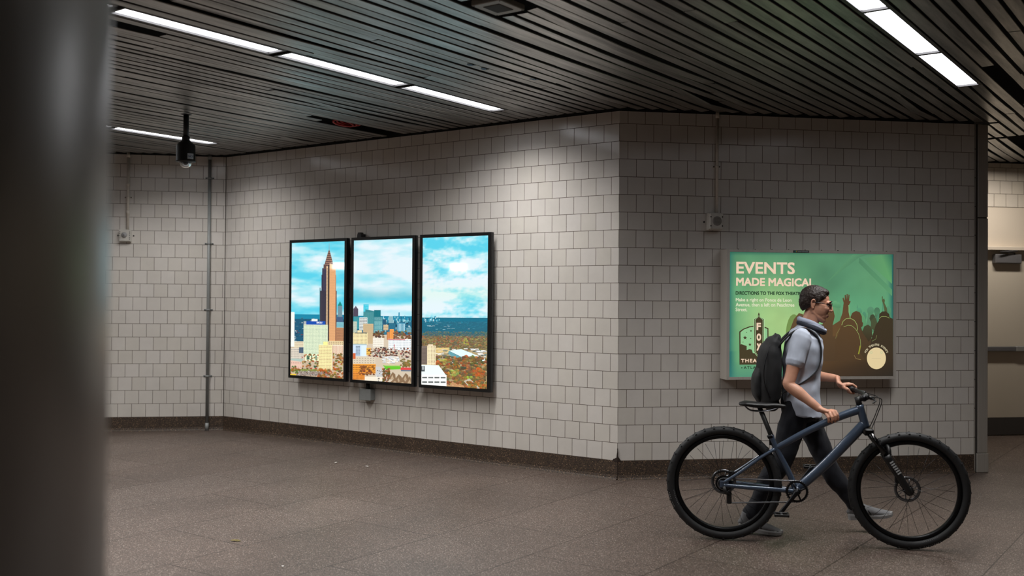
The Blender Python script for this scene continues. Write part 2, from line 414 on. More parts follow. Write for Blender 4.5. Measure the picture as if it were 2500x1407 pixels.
o = MB().box((-.004, -.004, .163), (.004, .004, 3.166), M['chip']).build('trim_4'); place(o, CL, (AL+AR)/2); tag(o, kind='structure')
# broken mortar at the foot of the outside corner
m = MB()
def chip(m, rz, poly):
    T = Matrix.Rotation(rz, 4, 'Z'); m.prism(poly, -.0085, .004, M['chip'], T)
chip(m, AL, [(-.040, .160), (-.042, .170), (-.034, .179), (-.022, .181), (-.014, .188), (-.006, .19), (0, .235), (0, .155)])
chip(m, AR, [(0, .155), (0, .25), (.004, .236), (.003, .21), (.006, .198), (.014, .186), (.026, .170), (.028, .160)])
m.prism([(-.003, .0), (.003, .0), (.003, .27), (-.002, .27)], -.009, .004, M['chip'], Matrix.Rotation((AL+AR)/2, 4, 'Z'))
o = m.build('trim_1'); place(o, CN); tag(o, kind='structure')

# end of the right wall: steel guard, channel with screws, plinth
g = empty('trim_2', CN, AR, kind='structure')
m = MB(); m.box((3.362, -.012, .175), (WR_END, .30, 2.309), M['steel_trim'], bev=.003); m.box((3.362, -.010, 2.319), (WR_END, .30, 3.166), M['steel_trim'], bev=.003); m.build('corner_guard', g)
m = MB(); m.box((3.345, .004, 2.28), (WR_END-.002, .296, 2.34), M['steel_dark']); m.box((3.328, .0, 0), (3.364, .12, 3.166), M['steel_dark']); m.box((3.33, -.006, 0.0), (3.338, .001, 3.166), M['steel_trim']); m.build('channel', g)
m = MB(); m.box((3.35, -.02, 0), (WR_END+.004, .31, .172), M['steel_trim'], bev=.004); m.build('plinth', g)
m = MB()
for k in range(12): m.lathe([(.0045, 0), (.003, .003)], (3.334, -.006, .32+k*.262), (0, -1, 0), M['dark_hole'], 10)
m.build('screws', g)
# return side of the block, along the corridor
m = MB(); m.box((3.30, .30, 0), (WR_END, dF-dR, 3.36), M['tile_f']); o = m.build('wall_corridor'); place(o, CN, AR); tag(o, kind='structure')
# corridor end: tiles, smooth panel, door with frame, push bar, closer
m = MB(); m.box((-.3, 0, 2.657), (4.55, .2, 3.166), M['tile_f']); m.box((-.3, .006, 2.157), (4.55, .2, 2.657), M['wall_p']); m.box((3.1, .006, 0), (4.55, .2, 2.157), M['tile_f']); m.box((-.3, .006, 0), (.9, .2, 2.157), M['tile_f'])
m.box((.9, .05, 0), (3.1, .2, 2.157), M['wall_p']); m.box((-.3, .01, 3.166), (4.55, .2, 3.36), M['deck'])
o = m.build('wall_far'); place(o, FAR0, AR); tag(o, kind='structure')
o = MB().box((.84, -.085, 2.15), (3.16, .05, 2.192), M['wall_p'], bev=.004).box((3.09, -.03, 0), (3.16, .05, 2.16), M['wall_p'], bev=.004).box((.84, -.03, 0), (.91, .05, 2.16), M['wall_p'], bev=.004).build('trim_3'); place(o, FAR0, AR); tag(o, kind='structure')
d1 = empty('door_1', FAR0, AR, kind='structure')
MB().box((.92, .012, .21), (3.08, .05, 2.15), M['door_p'], bev=.002).build('door_leaf', d1)
MB().box((.92, .008, .012), (3.08, .05, .21), M['kick']).build('kick_plate', d1)
m = MB(); m.box((1.0, -.045, .982), (1.89, -.005, 1.036), M['closer'], bev=.006); m.box((1.89, -.05, .98), (2.9, -.005, 1.04), M['bar_al'], bev=.006)
m.box((1.0, -.03, .95), (1.1, .014, 1.06), M['kick'], bev=.004); m.box((2.84, -.03, .95), (2.94, .014, 1.06), M['kick'], bev=.004); m.build('push_bar', d1)
m = MB(); m.box((1.615, -.06, 2.0), (1.95, .014, 2.105), M['closer'], bev=.008); m.tube([(1.87, -.04, 2.105), (1.87, -.04, 2.122), (1.65, -.10, 2.13), (1.88, -.075, 2.145)], .009, M['closer'], 8); m.build('door_closer', d1)
# walls out of the frame that close the hall
m = MB(); m.box((XW-.2, YS, 0), (XW, 10.9, 3.36), M['wall_p']); o = m.build('wall_west'); tag(o, kind='structure')
m = MB(); m.box((XW-.2, YS-.2, 0), (XE+.2, YS, 3.36), M['wall_p']); o = m.build('wall_back'); tag(o, kind='structure')
m = MB(); m.box((XE, YS, 0), (XE+.2, 12.6, 3.36), M['wall_p']); o = m.build('wall_east'); tag(o, kind='structure')
m = MB(); m.box((XW-.2, YS-.2, -.12), (XE+.2, 13.2, 0), M['terr_floor']); o = m.build('floor'); tag(o, kind='structure')

# ------------------------------------------------------------------ ceiling of long metal slats
TA = math.radians(53.983); tv = Vector((math.cos(TA), math.sin(TA), 0)); nv = Vector((-math.sin(TA), math.cos(TA), 0))
def in_room(p, mg=.045):
    if not (XW+mg < p.x < XE-mg and YS+mg < p.y): return False
    a = nLv.dot(p)-dL; b = nRv.dot(p)-dR; sr = uR.dot(p-CN)
    if a > -mg and b > -mg and sr < WR_END+mg: return False
    if sr <= WR_END and nRv.dot(p) > dT-mg: return False
    if sr > WR_END and nRv.dot(p) > dF-mg: return False
    return True
N0 = 5.2108; PITCH = .1016
LAMPS = []      # (n, t0, length)
for t0 in (2.065, 3.30, 4.54, 5.78): LAMPS.append((N0, t0, 1.155))
for t0 in (4.36, 5.59): LAMPS.append((N0+36*PITCH, t0, 1.155))
for t0 in (4.57, 5.765, 6.965): LAMPS.append((N0-35*PITCH, t0, 1.15))
# off-frame stretches of the same lamp rows (only openings in the slats)
OPEN = [(N0, 2.04, 6.97), (N0+36*PITCH, 4.33, 6.78), (N0-35*PITCH, 4.54, 8.15)]
def slat_gaps(n):
    g = []
    for (nn, a, b) in OPEN:
        if abs(n-nn) < .09: g.append((a, b))
    def near(v, w=.05): return abs(n-v) < w
    if near(5.464): g.append((1.5, 3.77))
    if near(6.785): g.append((6.2, 7.9))
    if near(6.886): g.append((6.42, 7.9))
    if near(1.40): g.append((7.52, 9.13))
    if near(3.33) or near(3.432): g.append((4.28, 4.66))
    if near(3.229): g.append((4.34, 4.62))
    if 1.63 < n < 2.25: g.append((10.80, 10.92))
    if 1.50 < n < 1.86: g.append((10.92, 11.9))
    return g
m = MB(); rnd = random.Random(3)
k0 = -140
for k in range(k0, 90):
    n = N0+PITCH/2+k*PITCH
    t = -16.; ivs = []; cur = None
    while t < 16:
        ok = in_room(nv*n+tv*t)
        if ok and cur is None: cur = t
        if not ok and cur is not None: ivs.append((cur, t-.04)); cur = None
        t += .04
    if cur is not None: ivs.append((cur, 16))
    gaps = slat_gaps(n)
    for (a, b) in ivs:
        segs = [(a, b)]
        for (ga, gb) in gaps:
            ns = []
            for (p, q) in segs:
                if gb <= p or ga >= q: ns.append((p, q))
                else:
                    if ga > p: ns.append((p, ga))
                    if gb < q: ns.append((gb, q))
            segs = ns
        for (p, q) in segs:
            if q-p < .06: continue
            # panels of about 3.6 m, each with its own slight sag, tilt and width
            s0 = p; off = rnd.uniform(0, 3.6)
            cuts = [p]+[c for c in (off+3.62*j-16 for j in range(12)) if p+.2 < c < q-.2]+[q]
            for c0, c1 in zip(cuts, cuts[1:]):
                w = .0385+rnd.uniform(-.0035, .002); dn = rnd.gauss(0, .0016); tilt = rnd.gauss(0, .035); drop = abs(rnd.gauss(0, .0022)); sag = abs(rnd.gauss(0, .004))*(1 if rnd.random() < .8 else 3)
                vs = []; NS = max(2, int((c1-c0)/.45))
                skew = rnd.gauss(0, .0022)
                for i in range(NS+1):
                    f = i/NS; tt = c0+(c1-c0)*f+(.001 if i == 0 else 0)-(.001 if i == NS else 0)
                    z = H-drop-sag*math.sin(PI*f)
                    nn_ = n+dn+skew*(2*f-1)
                    for (dx, dz) in ((-w, .007), (-w, .002), (-w+.002, 0), (w-.002, 0), (w, .002), (w, .007)):
                        q3 = nv*(nn_+dx)+tv*tt; vs.append((q3.x, q3.y, z+dz+tilt*dx))
                fs = []
                for i in range(NS):
                    for j in range(5): fs.append((i*6+j, (i+1)*6+j, (i+1)*6+j+1, i*6+j+1))
                    fs.append((i*6+5, (i+1)*6+5, (i+1)*6, i*6))
                m.add(vs, fs, M['slat'])
m.box((XW, YS, 3.34), (XE, 12.9, 3.37), M['deck'])
o = m.build('ceiling'); tag(o, kind='structure')

# ceiling lamps
lamp_labels = ['long ceiling lamp at the top left, mostly hidden by the steel pillar', 'long ceiling lamp nearest the steel pillar in the row above the screens',
  'middle ceiling lamp of the row of three running above the screens', 'ceiling lamp whose end points at the top of the screen wall, farthest of its row',
  'far left ceiling lamp, only its tip showing beside the pillar edge', 'thin far ceiling lamp behind the hanging security camera',
  'ceiling lamp cut by the top edge at the upper right', 'widest ceiling lamp in the row above the cyclist, at the upper right', 'ceiling lamp at the upper right, last of its row before the wall end']
proto = None
def area(name, loc, sx, sy, power, rgb, rz=0., rot=None, spread=180):
    l = bpy.data.lights.new(name, 'AREA'); l.shape = 'RECTANGLE'; l.size = sx; l.size_y = sy; l.energy = power; l.color = rgb; l.spread = math.radians(spread)
    o = bpy.data.objects.new(name, l); COL.objects.link(o); o.location = loc; o.rotation_euler = rot if rot else (0, 0, rz); return o
LP = 17.0
for i, (n, t0, ln) in enumerate(LAMPS):
    c = nv*n+tv*(t0+ln/2)
    if proto is None:
        proto = empty('ceiling_lamp')
        L2 = .585
        m = MB(); w = .0975
        m.box((-L2-.012, -w, -.002), (L2+.012, -w+.026, .05), M['lamp_frame']); m.box((-L2-.012, w-.026, -.002), (L2+.012, w, .05), M['lamp_frame'])
        m.box((-L2-.012, -w, -.002), (-L2+.004, w, .05), M['lamp_frame']); m.box((L2-.004, -w, -.002), (L2+.012, w, .05), M['lamp_frame'])
        m.box((-L2-.01, -w, .05), (L2+.01, w, .12), M['lamp_frame'])
        m.build('lamp_housing', proto)
        m = MB(); m.box((-L2+.004, -w+.024, .012), (L2-.004, w-.024, .02), M['lamp']); m.build('diffuser', proto)
        r = proto
    else: r = copy_tree(proto)
    place(r, (c.x, c.y, H), TA); tag(r, lamp_labels[i], 'ceiling lamp', 'ceiling lamps set between the metal slats')
    area('lamp_light', (c.x, c.y, H-.004), 1.12, .13, LP*(1.7 if i < 4 else 1.3 if i < 6 else .95), (1, .98, .95), TA, spread=142 if i < 6 else 128)
# the same lamp rows continuing outside the frame
for (n, t, ln, p) in ((N0, -1.5, 5, 1.1), (N0-35*PITCH, 1.5, 4, .35), (N0-71*PITCH, 1.5, 8, .16), (N0+36*PITCH, 2.0, 3.5, 1.2), (N0-70*PITCH, 9.0, 4, .2), (N0-105*PITCH, 0, 6, .2)):
    if ln: c = nv*n+tv*t; area('hall_lamp', (c.x, c.y, H-.02), ln, .13, LP*ln*p, (1, .98, .95), TA, spread=128)
# warm lamp in the corridor, hidden behind the wall end
c = CN+uR*4.75+nRv*1.42; area('corridor_lamp', (c.x, c.y, H-.03), .8, .15, 27, (1, .92, .82), AR, spread=170)
# two small area lights added far left, to be mirrored in the screens' glass
area('reflection_light', (-8.45, 9.24, 2.09), .30, .12, 2.2, (1, .97, .93), rot=(PI/2, 0, -PI/2+.12))
area('reflection_light', (-8.45, 7.18, 2.10), .30, .13, 2.2, (1, .97, .93), rot=(PI/2, 0, -PI/2+.12))

# ------------------------------------------------------------------ things on the ceiling
c = nv*3.352+tv*4.46
g = empty('ceiling_speaker', (c.x, c.y, H-.01), TA, label='square ceiling loudspeaker with a dark grille in a cut opening at the top', cat='ceiling speaker')
m = MB(); m.box((-.118, -.1, -.004), (.118, .1, .03), M['plate'], bev=.004)
for sx in (-1, 1):
    for sy in (-1, 1): m.lathe([(.004, 0), (.003, .002)], (sx*.105, sy*.088, -.004), (0, 0, -1), M['dark_hole'], 8)
m.build('cover_plate', g)
m = MB(); m.box((-.066, -.055, -.007), (.066, .055, -.003), M['mesh_d'])
for i in range(11): m.box((-.062, -.05+i*.0095, -.0085), (.062, -.047+i*.0095, -.0065), M['dark_hole'])
m.build('grille', g)
# tape scraps
for i, (x, y, a, s, lb) in enumerate(((-.297, 6.951, .3, 1., 'torn blue tape scrap on the slats, leftmost of the four'), (-.209, 7.071, 1.0, 1.1, 'torn blue tape scrap just right of the leftmost one on the slats'),
        (.048, 7.229, .94, 1., 'neat rectangular blue tape scrap, third from the left on the slats'), (.149, 7.386, .5, 1.15, 'ragged blue tape scrap on the slats, nearest the wall corner'))):
    r = random.Random(i+20); m = MB(); pts = []
    for k in range(10):
        an = 2*PI*k/10; rr = .026*s*(1+(.0 if i == 2 else r.uniform(-.35, .3))); pts.append((rr*1.15*math.cos(an), rr*.8*math.sin(an)))
    n_ = len(pts); vs = [(px, py, 0) for px, py in pts]+[(px, py, .0015) for px, py in pts]
    m.add(vs, [tuple(range(n_))[::-1], tuple(range(n_, 2*n_))]+[(k, (k+1) % n_, n_+(k+1) % n_, n_+k) for k in range(n_)], M['tape'])
    m.box((.006, -.03*s, -.004), (.014, -.012*s, .001), M['black_p'])
    o = m.build('tape_scrap'); place(o, (x, y, H-.011), a); tag(o, lb, 'tape', 'blue tape scraps stuck on the ceiling')
# red cable coil inside the hole
m = MB(); c = nv*6.84+tv*6.72
pts = []
for k in range(90):
    a = k/90*2*PI*6; pts.append((.13*math.cos(a)+k*.0016-.07, .045*math.sin(a), .075+.04*math.sin(a*.5+1)+.0004*k))
m.tube(pts, .009, M['red_cable'], 8); m.tube([(-.42, .02, .13), (-.2, -.03, .10), (.02, .02, .12), (.3, -.02, .09), (.55, .0, .12)], .012, M['black_p'], 8)
o = m.build('cable_coil'); place(o, (c.x, c.y, H-.045), TA); tag(o, 'loose red cable coil inside the dark hole where ceiling slats are missing', 'cable')

# dome camera on a black pole
CX, CY = -2.925, 8.93
g = empty('security_camera', (CX, CY, H), 0, label='black dome security camera hanging from the ceiling on a short pole', cat='security camera')
m = MB(); m.lathe([(.05, 0), (.05, -.008), (.03, -.014)], (0, 0, 0), (0, 0, 1), M['black_p'], 24); m.lathe([(.0235, 0), (.0235, -.215)], (0, 0, 0), (0, 0, 1), M['black_p'], 24)
m.lathe([(.031, -.205), (.034, -.215), (.034, -.24), (.03, -.245)], (0, 0, 0), (0, 0, 1), M['black_p'], 24); m.build('pole', g)
m = MB(); m.lathe([(.03, -.235), (.045, -.252), (.077, -.278), (.082, -.29), (.084, -.42), (.086, -.425), (.086, -.433), (.06, -.436)], (0, 0, 0), (0, 0, 1), M['black_p'], 40); hs = m.build('housing', g)
m = MB(); m.lathe([(.054, -.434), (.053, -.448), (.047, -.464), (.036, -.477), (.02, -.485), (.004, -.487)], (0, 0, 0), (0, 0, 1), M['dome'], 36); m.build('dome', g)
m = MB(); m.ell((0, 0, -.44), (.03, .03, .03), M['black_g']); m.lathe([(.012, 0), (.01, .012)], (.012, -.02, -.452), (.4, -.8, -.4), M['black_g'], 16); m.build('lens', g)

def text_mesh(s, w=None, h=None, bold=0.0, x=0., z=0., align='LEFT', space=1.0):
    """text outlines as flat polygons, scaled to width w and/or cap height h; returns verts (x,z), faces"""
    cu = bpy.data.curves.new('t', 'FONT'); cu.body = s; cu.size = 1; cu.offset = bold; cu.resolution_u = 3; cu.space_character = space; cu.space_line = 1.0
    ob = bpy.data.objects.new('t', cu); COL.objects.link(ob); dg = bpy.context.evaluated_depsgraph_get(); dg.update()
    me = bpy.data.meshes.new_from_object(ob.evaluated_get(dg)); vs = [(v.co.x, v.co.y) for v in me.vertices]; fs = [tuple(p.vertices) for p in me.polygons]
    bpy.data.objects.remove(ob); bpy.data.curves.remove(cu); bpy.data.meshes.remove(me)
    if not vs: return [], []
    x0 = min(v[0] for v in vs); x1 = max(v[0] for v in vs); z0 = min(v[1] for v in vs); z1 = max(v[1] for v in vs)
    sx = sz = None
    if w: sx = w/(x1-x0)
    if h: sz = h/(z1-z0)
    sx = sx or sz; sz = sz or sx
    return [(x+(a-x0)*sx, z+(b-z0)*sz) for a, b in vs], fs

m = MB(); T = Matrix.Rotation(math.radians(48), 4, 'Z')
def curved(x, z, rad=.0855): a = x/rad; return (rad*math.sin(a), -rad*math.cos(a), z)
for i in range(10):
    x0, x1 = -.03+i*.006, -.024+i*.006
    m.add([curved(x0, -.415), curved(x1, -.415), curved(x1, -.365), curved(x0, -.365)], [(0, 1, 2, 3)], M['label'], False, T)
vs, fs = text_mesh('NACR', w=.05, h=.017, bold=.02, x=-.025, z=-.4)
m.add([curved(a, b, .0862) for a, b in vs], fs, M['ink_b'], False, T); st = m.build('sticker', hs); tag(st, 'white sticker lettered in blue')

# ------------------------------------------------------------------ conduits, devices
def conduit(name, org, rz, x, z0, z1, r, mat, clamps, label, bottom_flare=False, coupl=()):
    g = empty(name, org+Vector((math.cos(rz), math.sin(rz), 0))*x, rz, label=label, cat='conduit')
    m = MB(); yo = -r-.006; m.tube([(0, yo, z0), (0, yo, z1)], r, mat, 16)
    for c in coupl: m.tube([(0, yo, c-.022), (0, yo, c+.022)], r*1.3, mat, 16)
    m.tube([(0, yo, z1-.07), (0, yo, z1-.02)], r*1.25, mat, 16)
    if bottom_flare: m.tube([(0, yo, z0), (0, yo, z0+.09)], r*1.16, mat, 16)
    m.build('pipe', g)
    for c in clamps:
        m = MB(); m.tube([(0, yo, c-.009), (0, yo, c+.009)], r*1.28, mat, 16); m.box((-r*2.7, -.006, c-.009), (r*2.7, 0, c+.009), mat, bev=.001)
        for sx in (-1, 1): m.lathe([(.006, 0), (.005, .006)], (sx*r*2.1, -.006, c), (0, -1, 0), M['dark_hole'], 8)
        m.build('pipe_clamp', g)
    return g
conduit('wall_conduit', CL, AR, -.182, .0, H+.02, .0185, M['galv'], (2.916, 2.157, 1.393, .628), 'grey floor-to-ceiling conduit beside the left inside corner', True)
conduit('wall_conduit', CL, AR, -1.08, 2.30, H+.02, .0150, M['cream'], (2.672,), 'cream conduit running down to the strobe box on the far left wall', False, (2.822, 2.5))
conduit('wall_conduit', CN, AR, .872, 2.30, H+.02, .0125, M['cream'], (2.708,), 'cream conduit running down to the loudspeaker box above the poster', False, ())
g = empty('strobe_box', CL-uR*1.103, AR, label='white fire strobe box at the foot of the short conduit, far left wall', cat='strobe')
m = MB(); m.box((-.062, -.05, 2.162), (.062, 0, 2.303), M['cream_box'], bev=.006); m.box((-.066, -.06, 2.168), (.066, -.048, 2.297), M['cream_box'], bev=.006)
for sx in (-1, 1): m.lathe([(.009, 0), (.007, .006)], (sx*.085, 0, 2.235), (0, -1, 0), M['dark_hole'], 10)
bx_ = m.build('housing', g)
m = MB(); m.lathe([(.032, 0), (.03, .012), (.02, .024), (.004, .028)], (-.006, -.058, 2.24), (0, -1, 0), M['lens'], 28); m.lathe([(.009, .02), (.007, .034)], (-.006, -.058, 2.24), (0, -1, 0), M['alloy'], 12); ml = m
for sx in (-1, 1):
    for k in range(5): ml.box((sx*.053-.004, -.0625, 2.19+k*.02), (sx*.053+.004, -.0595, 2.198+k*.02), M['dark_hole'])
ml.build('strobe_lens', g)
g = empty('speaker_box', CN+uR*.845, AR, label='white wall loudspeaker box at the foot of the conduit above the poster', cat='loudspeaker')
m = MB(); m.box((-.064, -.055, 2.15), (.060, 0, 2.302), M['cream_box'], bev=.006); m.box((-.063, -.088, 2.155), (.062, -.058, 2.298), M['cream_box'], bev=.008); m.box((-.056, -.06, 2.158), (.056, -.054, 2.294), M['dark_hole'])
for sx in (-1, 1):
    for z in (2.186, 2.264): m.lathe([(.006, 0), (.005, .003)], (sx*.052, -.088, z), (0, -1, 0), M['dark_hole'], 10)
m.lathe([(.009, 0), (.007, .006)], (-.082, 0, 2.225), (0, -1, 0), M['dark_hole'], 10)
m.build('housing', g)
m = MB(); m.lathe([(.042, 0), (.04, .003), (.036, .0035)], (.004, -.087, 2.228), (0, -1, 0), M['grille'], 30)
for i in range(9): m.box((-.03+.004, -.0915, 2.200+i*.007), (.03+.004, -.0895, 2.2025+i*.007), M['slit'])
m.build('grille', g)

# ------------------------------------------------------------------ painted pictures: flat polygons with their own colours, in metres on the panel
class Art:
    def __init__(s, conv): s.v = []; s.f = []; s.c = []; s.lay = 0; s.conv = conv; s.step = .00012
    def up(s): s.lay += 1
    def poly(s, pts, col, cols=None, raw=False):
        """pts in drawing coordinates; col 0-255 rgb or list of them per vertex"""
        o = len(s.v)
        for i, p in enumerate(pts):
            u = p if raw else s.conv(*p); s.v.append((u[0], -s.lay*s.step, u[1])); s.c.append(lin(cols[i] if cols else col))
        s.f.append(tuple(range(o, o+len(pts))))
    def rect(s, x0, y0, x1, y1, col): s.poly([(x0, y1), (x1, y1), (x1, y0), (x0, y0)], col)
    def mesh(s, vs, fs, col):
        o = len(s.v)
        for (x, z) in vs: s.v.append((x, -s.lay*s.step, z)); s.c.append(lin(col))
        for f in fs: s.f.append(tuple(i+o for i in f))
    def build(s, name, mat, parent):
        me = bpy.data.meshes.new(name); me.from_pydata(s.v, [], s.f); me.materials.append(mat)
        a = me.color_attributes.new('Col', 'FLOAT_COLOR', 'POINT'); flat = []
        for c in s.c: flat += [c[0], c[1], c[2], 1.]
        a.data.foreach_set('color', flat); me.update()
        o = bpy.data.objects.new(name, me); COL.objects.link(o); o.parent = parent; return o
def mixc(a, b, t): t = max(0, min(1, t)); return tuple(a[i]*(1-t)+b[i]*t for i in range(3))
def quadmap(TL, TR, BL, BR, w, h, clip=True):
    def f(x, y):
        v = .5
        for _ in range(4):
            xl = TL[0]+(BL[0]-TL[0])*v; xr = TR[0]+(BR[0]-TR[0])*v; u = (x-xl)/(xr-xl)
            yt = TL[1]+(TR[1]-TL[1])*u; yb = BL[1]+(BR[1]-BL[1])*u; v = (y-yt)/(yb-yt)
        if clip: u = max(0, min(1, u)); v = max(0, min(1, v))
        return (u*w, (1-v)*h)
    return f

# ------------------------------------------------------------------ three portrait screens with one city view
SW, SH = .792, 1.42
PAN = [  # s of left edge (from the corner), then the view's corner coordinates
  (3.99, (52, 122), (677, 93), (48, 1703), (670, 1740)),
  (3.065, (797, 86), (1492, 56), (792, 1755), (1490, 1797)),
  (2.14, (1622, 50), (2408, 18), (1617, 1805), (2397, 1855))]
scr_lab = ['left wall screen of three, showing a tall spired skyscraper', 'middle wall screen of three, showing a downtown skyline', 'right wall screen of three, showing clouds above woods']
def fbm(x, y, o=4, seed=0.):
    v = 0; a = .5
    for k in range(o): v += a*noise.noise(Vector((x, y, seed+k*7.1))); x *= 2.03; y *= 2.03; a *= .5
    return v
def paint_city(i, A, TL, TR, BL, BR):
    r = random.Random(40+i)
    x0, x1 = TL[0], TR[0]; yT = min(TL[1], TR[1])
    hor = (975, 990, 1015)[i]
    # sky
    NX, NY = 46, 84; xs = [x0-2+(x1-x0+8)*k/NX for k in range(NX+1)]; ys = [yT-2+(hor+30-yT)*k/NY for k in range(NY+1)]
    grid = []
    for y in ys:
        row = []
        for x in xs:
            gx, gy = x/430., y/300.
            c1 = fbm(gx*1.1+2, gy*2.4, 5, 3.3)+.12
            c2 = fbm(gx*2.4, gy*5.5+4, 4, 9.)
            deep = (84, 200, 224); mid = (150, 218, 230); wh = (218, 232, 238)
            if i == 0: t = c1*1.7+.34; 
            elif i == 1: t = c1*1.2+.52+.5*math.exp(-((y-420)/190.)**2)
            else: t = c1*2.0+.28+.7*math.exp(-((y-620)/250.)**2)+.35*fbm(gx*8, gy*8, 4, 1.)*2-.25*math.exp(-((y-180)/130.)**2)
            # layered bands near the horizon
            t -= .75*math.exp(-((y-(790 if i else 520))/45.)**2)*(.6 if i != 2 else .5)
            if i == 0: t -= .5*math.exp(-((y-900)/60.)**2)-.35*math.exp(-((y-660)/30.)**2)*(1+c2)
            else: t += .45*math.exp(-((y-890)/35.)**2)
            col = mixc(deep, mid, t*1.6) if t < .5 else mixc(mid, wh, (t-.5)*1.8)
            if i == 2 and y > 560: col = mixc(col, (206, 236, 214), .35*math.exp(-((y-720)/90.)**2))
            if i == 1 and 640 < y < 800: col = mixc(col, (116, 186, 200), .55*math.exp(-((y-740)/60.)**2))
            row.append(tuple(max(0, min(255, q)) for q in col))
        grid.append(row)
    for a in range(NY):
        for b in range(NX):
            A.poly([(xs[b], ys[a+1]), (xs[b+1], ys[a+1]), (xs[b+1], ys[a]), (xs[b], ys[a])], None, [grid[a+1][b], grid[a+1][b+1], grid[a][b+1], grid[a][b]])
    A.up()
    def R(xa, ya, xb, yb, c): A.rect(max(xa, x0-6), ya, min(xb, x1+6), yb, c)
    def win(xa, ya, xb, yb, nx, ny, c, fx=.5, fy=.5, jit=10):
        dx = (xb-xa)/nx; dy = (yb-ya)/ny
        for p in range(nx):
            for q in range(ny):
                xx = xa+dx*(p+.5-fx/2); yy = ya+dy*(q+.5-fy/2)
                if xx < x0-4 or xx+dx*fx > x1+4: continue
                j = r.uniform(-jit, jit); A.rect(xx, yy, xx+dx*fx, yy+dy*fy, tuple(max(0, min(255, v+j)) for v in c))
    def bld(xa, ya, xb, yb, c, wc, nx, ny, fx=.5, fy=.5, side=0, roof=None):
        R(xa, ya, xb, yb, c)
        if side: R(xb-side if side > 0 else xa, ya, xb if side > 0 else xa-side, yb, mixc(c, (30, 40, 60), .45))
        if roof: R(xa, ya, xb, ya+5, roof)
        A.up(); win(xa+3, ya+6, xb-3, yb-2, nx, ny, wc, fx, fy); A.up()
    def blob(cx, cy, s, c):
        n = 8; pts = []; cs = []
        for k in range(n):
            a = -2*PI*k/n; rr = s*r.uniform(.7, 1.15); pts.append((min(x1+4, max(x0-4, cx+rr*math.cos(a)*1.1)), cy+rr*math.sin(a)*.85)); cs.append(mixc(c, (40, 30, 22), .06+.26*max(0, math.sin(a))))
            if math.sin(a) < -.3: cs[-1] = mixc(c, (255, 235, 190), .1)
        A.poly(pts, None, cs)
    def trees(xa, ya, xb, yb, n, pal, s0=8, s1=16):
        L_ = sorted([(r.uniform(ya, yb), r.uniform(max(xa, x0), min(xb, x1))) for _ in range(n)])
        for k, (y, x) in enumerate(L_):
            c = r.choice(pal); blob(x, y, r.uniform(s0, s1), tuple(max(0, min(255, v+r.uniform(-14, 14))) for v in c))
            if k % 3 == 0: A.up() if A.lay < 60 else None
    def clutter(xa, ya, xb, yb, n, pal, w=(8, 30), h=(5, 14)):
        for k in range(n):
            ww = r.uniform(*w); hh = r.uniform(*h); x = r.uniform(max(xa, x0), min(xb, x1)-ww); y = r.uniform(ya, yb-hh); c = r.choice(pal)
            A.rect(x, y, x+ww, y+hh, c)
            if r.random() < .5: A.rect(x, y+hh, x+ww, y+hh+r.uniform(2, 5), mixc(c, (30, 40, 50), .7))
            if k % 8 == 0 and A.lay < 60: A.up()
    FALL = [(176, 96, 34), (150, 84, 40), (196, 128, 60), (122, 92, 44), (104, 108, 50), (190, 74, 30), (92, 76, 44), (150, 140, 66)]
    MUT = [(140, 110, 72), (118, 96, 66), (150, 126, 84), (120, 118, 70), (104, 90, 60), (160, 150, 90)]
    WHT = [(240, 240, 236), (222, 226, 230), (232, 224, 206), (200, 204, 208), (250, 246, 236)]
    if i < 2 or True:
        R(x0-4, hor, x1+4, hor+55, (12, 128, 160)); A.up()
    if i == 0:
        R(x0-4, 1030, x1+4, 1300, (20, 84, 112)); A.up(); clutter(52, 1010, 400, 1330, 90, [(30, 70, 100), (60, 110, 130), (16, 46, 70), (150, 180, 190), (196, 206, 204), (120, 60, 60)])
        R(x0-4, 1300, x1+4, 1750, (196, 176, 150)); A.up()
        # twin small tower
        bld(602, 868, 655, 1010, (120, 150, 160), (50, 86, 104), 5, 14); A.poly([(602, 870), (655, 870), (628, 812)], (20, 130, 120)); bld(594, 1000, 664, 1075, (70, 96, 130), (36, 60, 92), 6, 6)
        bld(590, 1064, 672, 1140, (130, 190, 200), (60, 120, 140), 7, 5)
        # spired tower
        A.poly([(497, 212), (503, 212), (501, 115), (499, 115)], (150, 140, 140)); 
        A.poly([(440, 400), (556, 400), (506, 205), (494, 205)], (112, 82, 74)); A.up()
        for k in range(7):
            yy = 235+k*23; hw = 3+(yy-205)*.27; A.poly([(499-hw, yy+3), (500+hw, yy+3), (500+hw, yy-2), (499-hw, yy-2)], (206, 160, 130))
        for sx in (-1, -.5, 0, .5, 1): A.poly([(500+sx*52-2, 400), (500+sx*52+3, 400), (501, 225), (499, 225)], (60, 44, 48))
        A.up()
        for (xa, ya, xb, yb, c) in ((420, 420, 470, 1290, (66, 62, 82)), (436, 375, 475, 430, (96, 72, 66)), (470, 395, 490, 1290, (222, 190, 150)), (488, 380, 508, 1290, (44, 36, 44)), (506, 400, 578, 1290, (226, 170, 118)),
                                    (413, 500, 424, 1290, (50, 48, 68)), (392, 655, 402, 1060, (64, 120, 130)), (398, 690, 470, 1150, (58, 54, 66)), (576, 500, 583, 1290, (170, 116, 84)), (582, 690, 591, 1290, (96, 60, 54))):
            R(xa, ya, xb, yb, c); A.up()
        A.poly([(506, 425), (575, 425), (548, 380), (508, 360)], (240, 196, 150)); A.up()
        win(510, 440, 576, 1285, 6, 64, (198, 140, 100), .7, .45, 8); win(424, 440, 466, 1100, 5, 58, (40, 38, 58), .6, .5, 6); win(473, 420, 487, 1285, 1, 60, (90, 60, 50), .7, .5, 6); A.up()
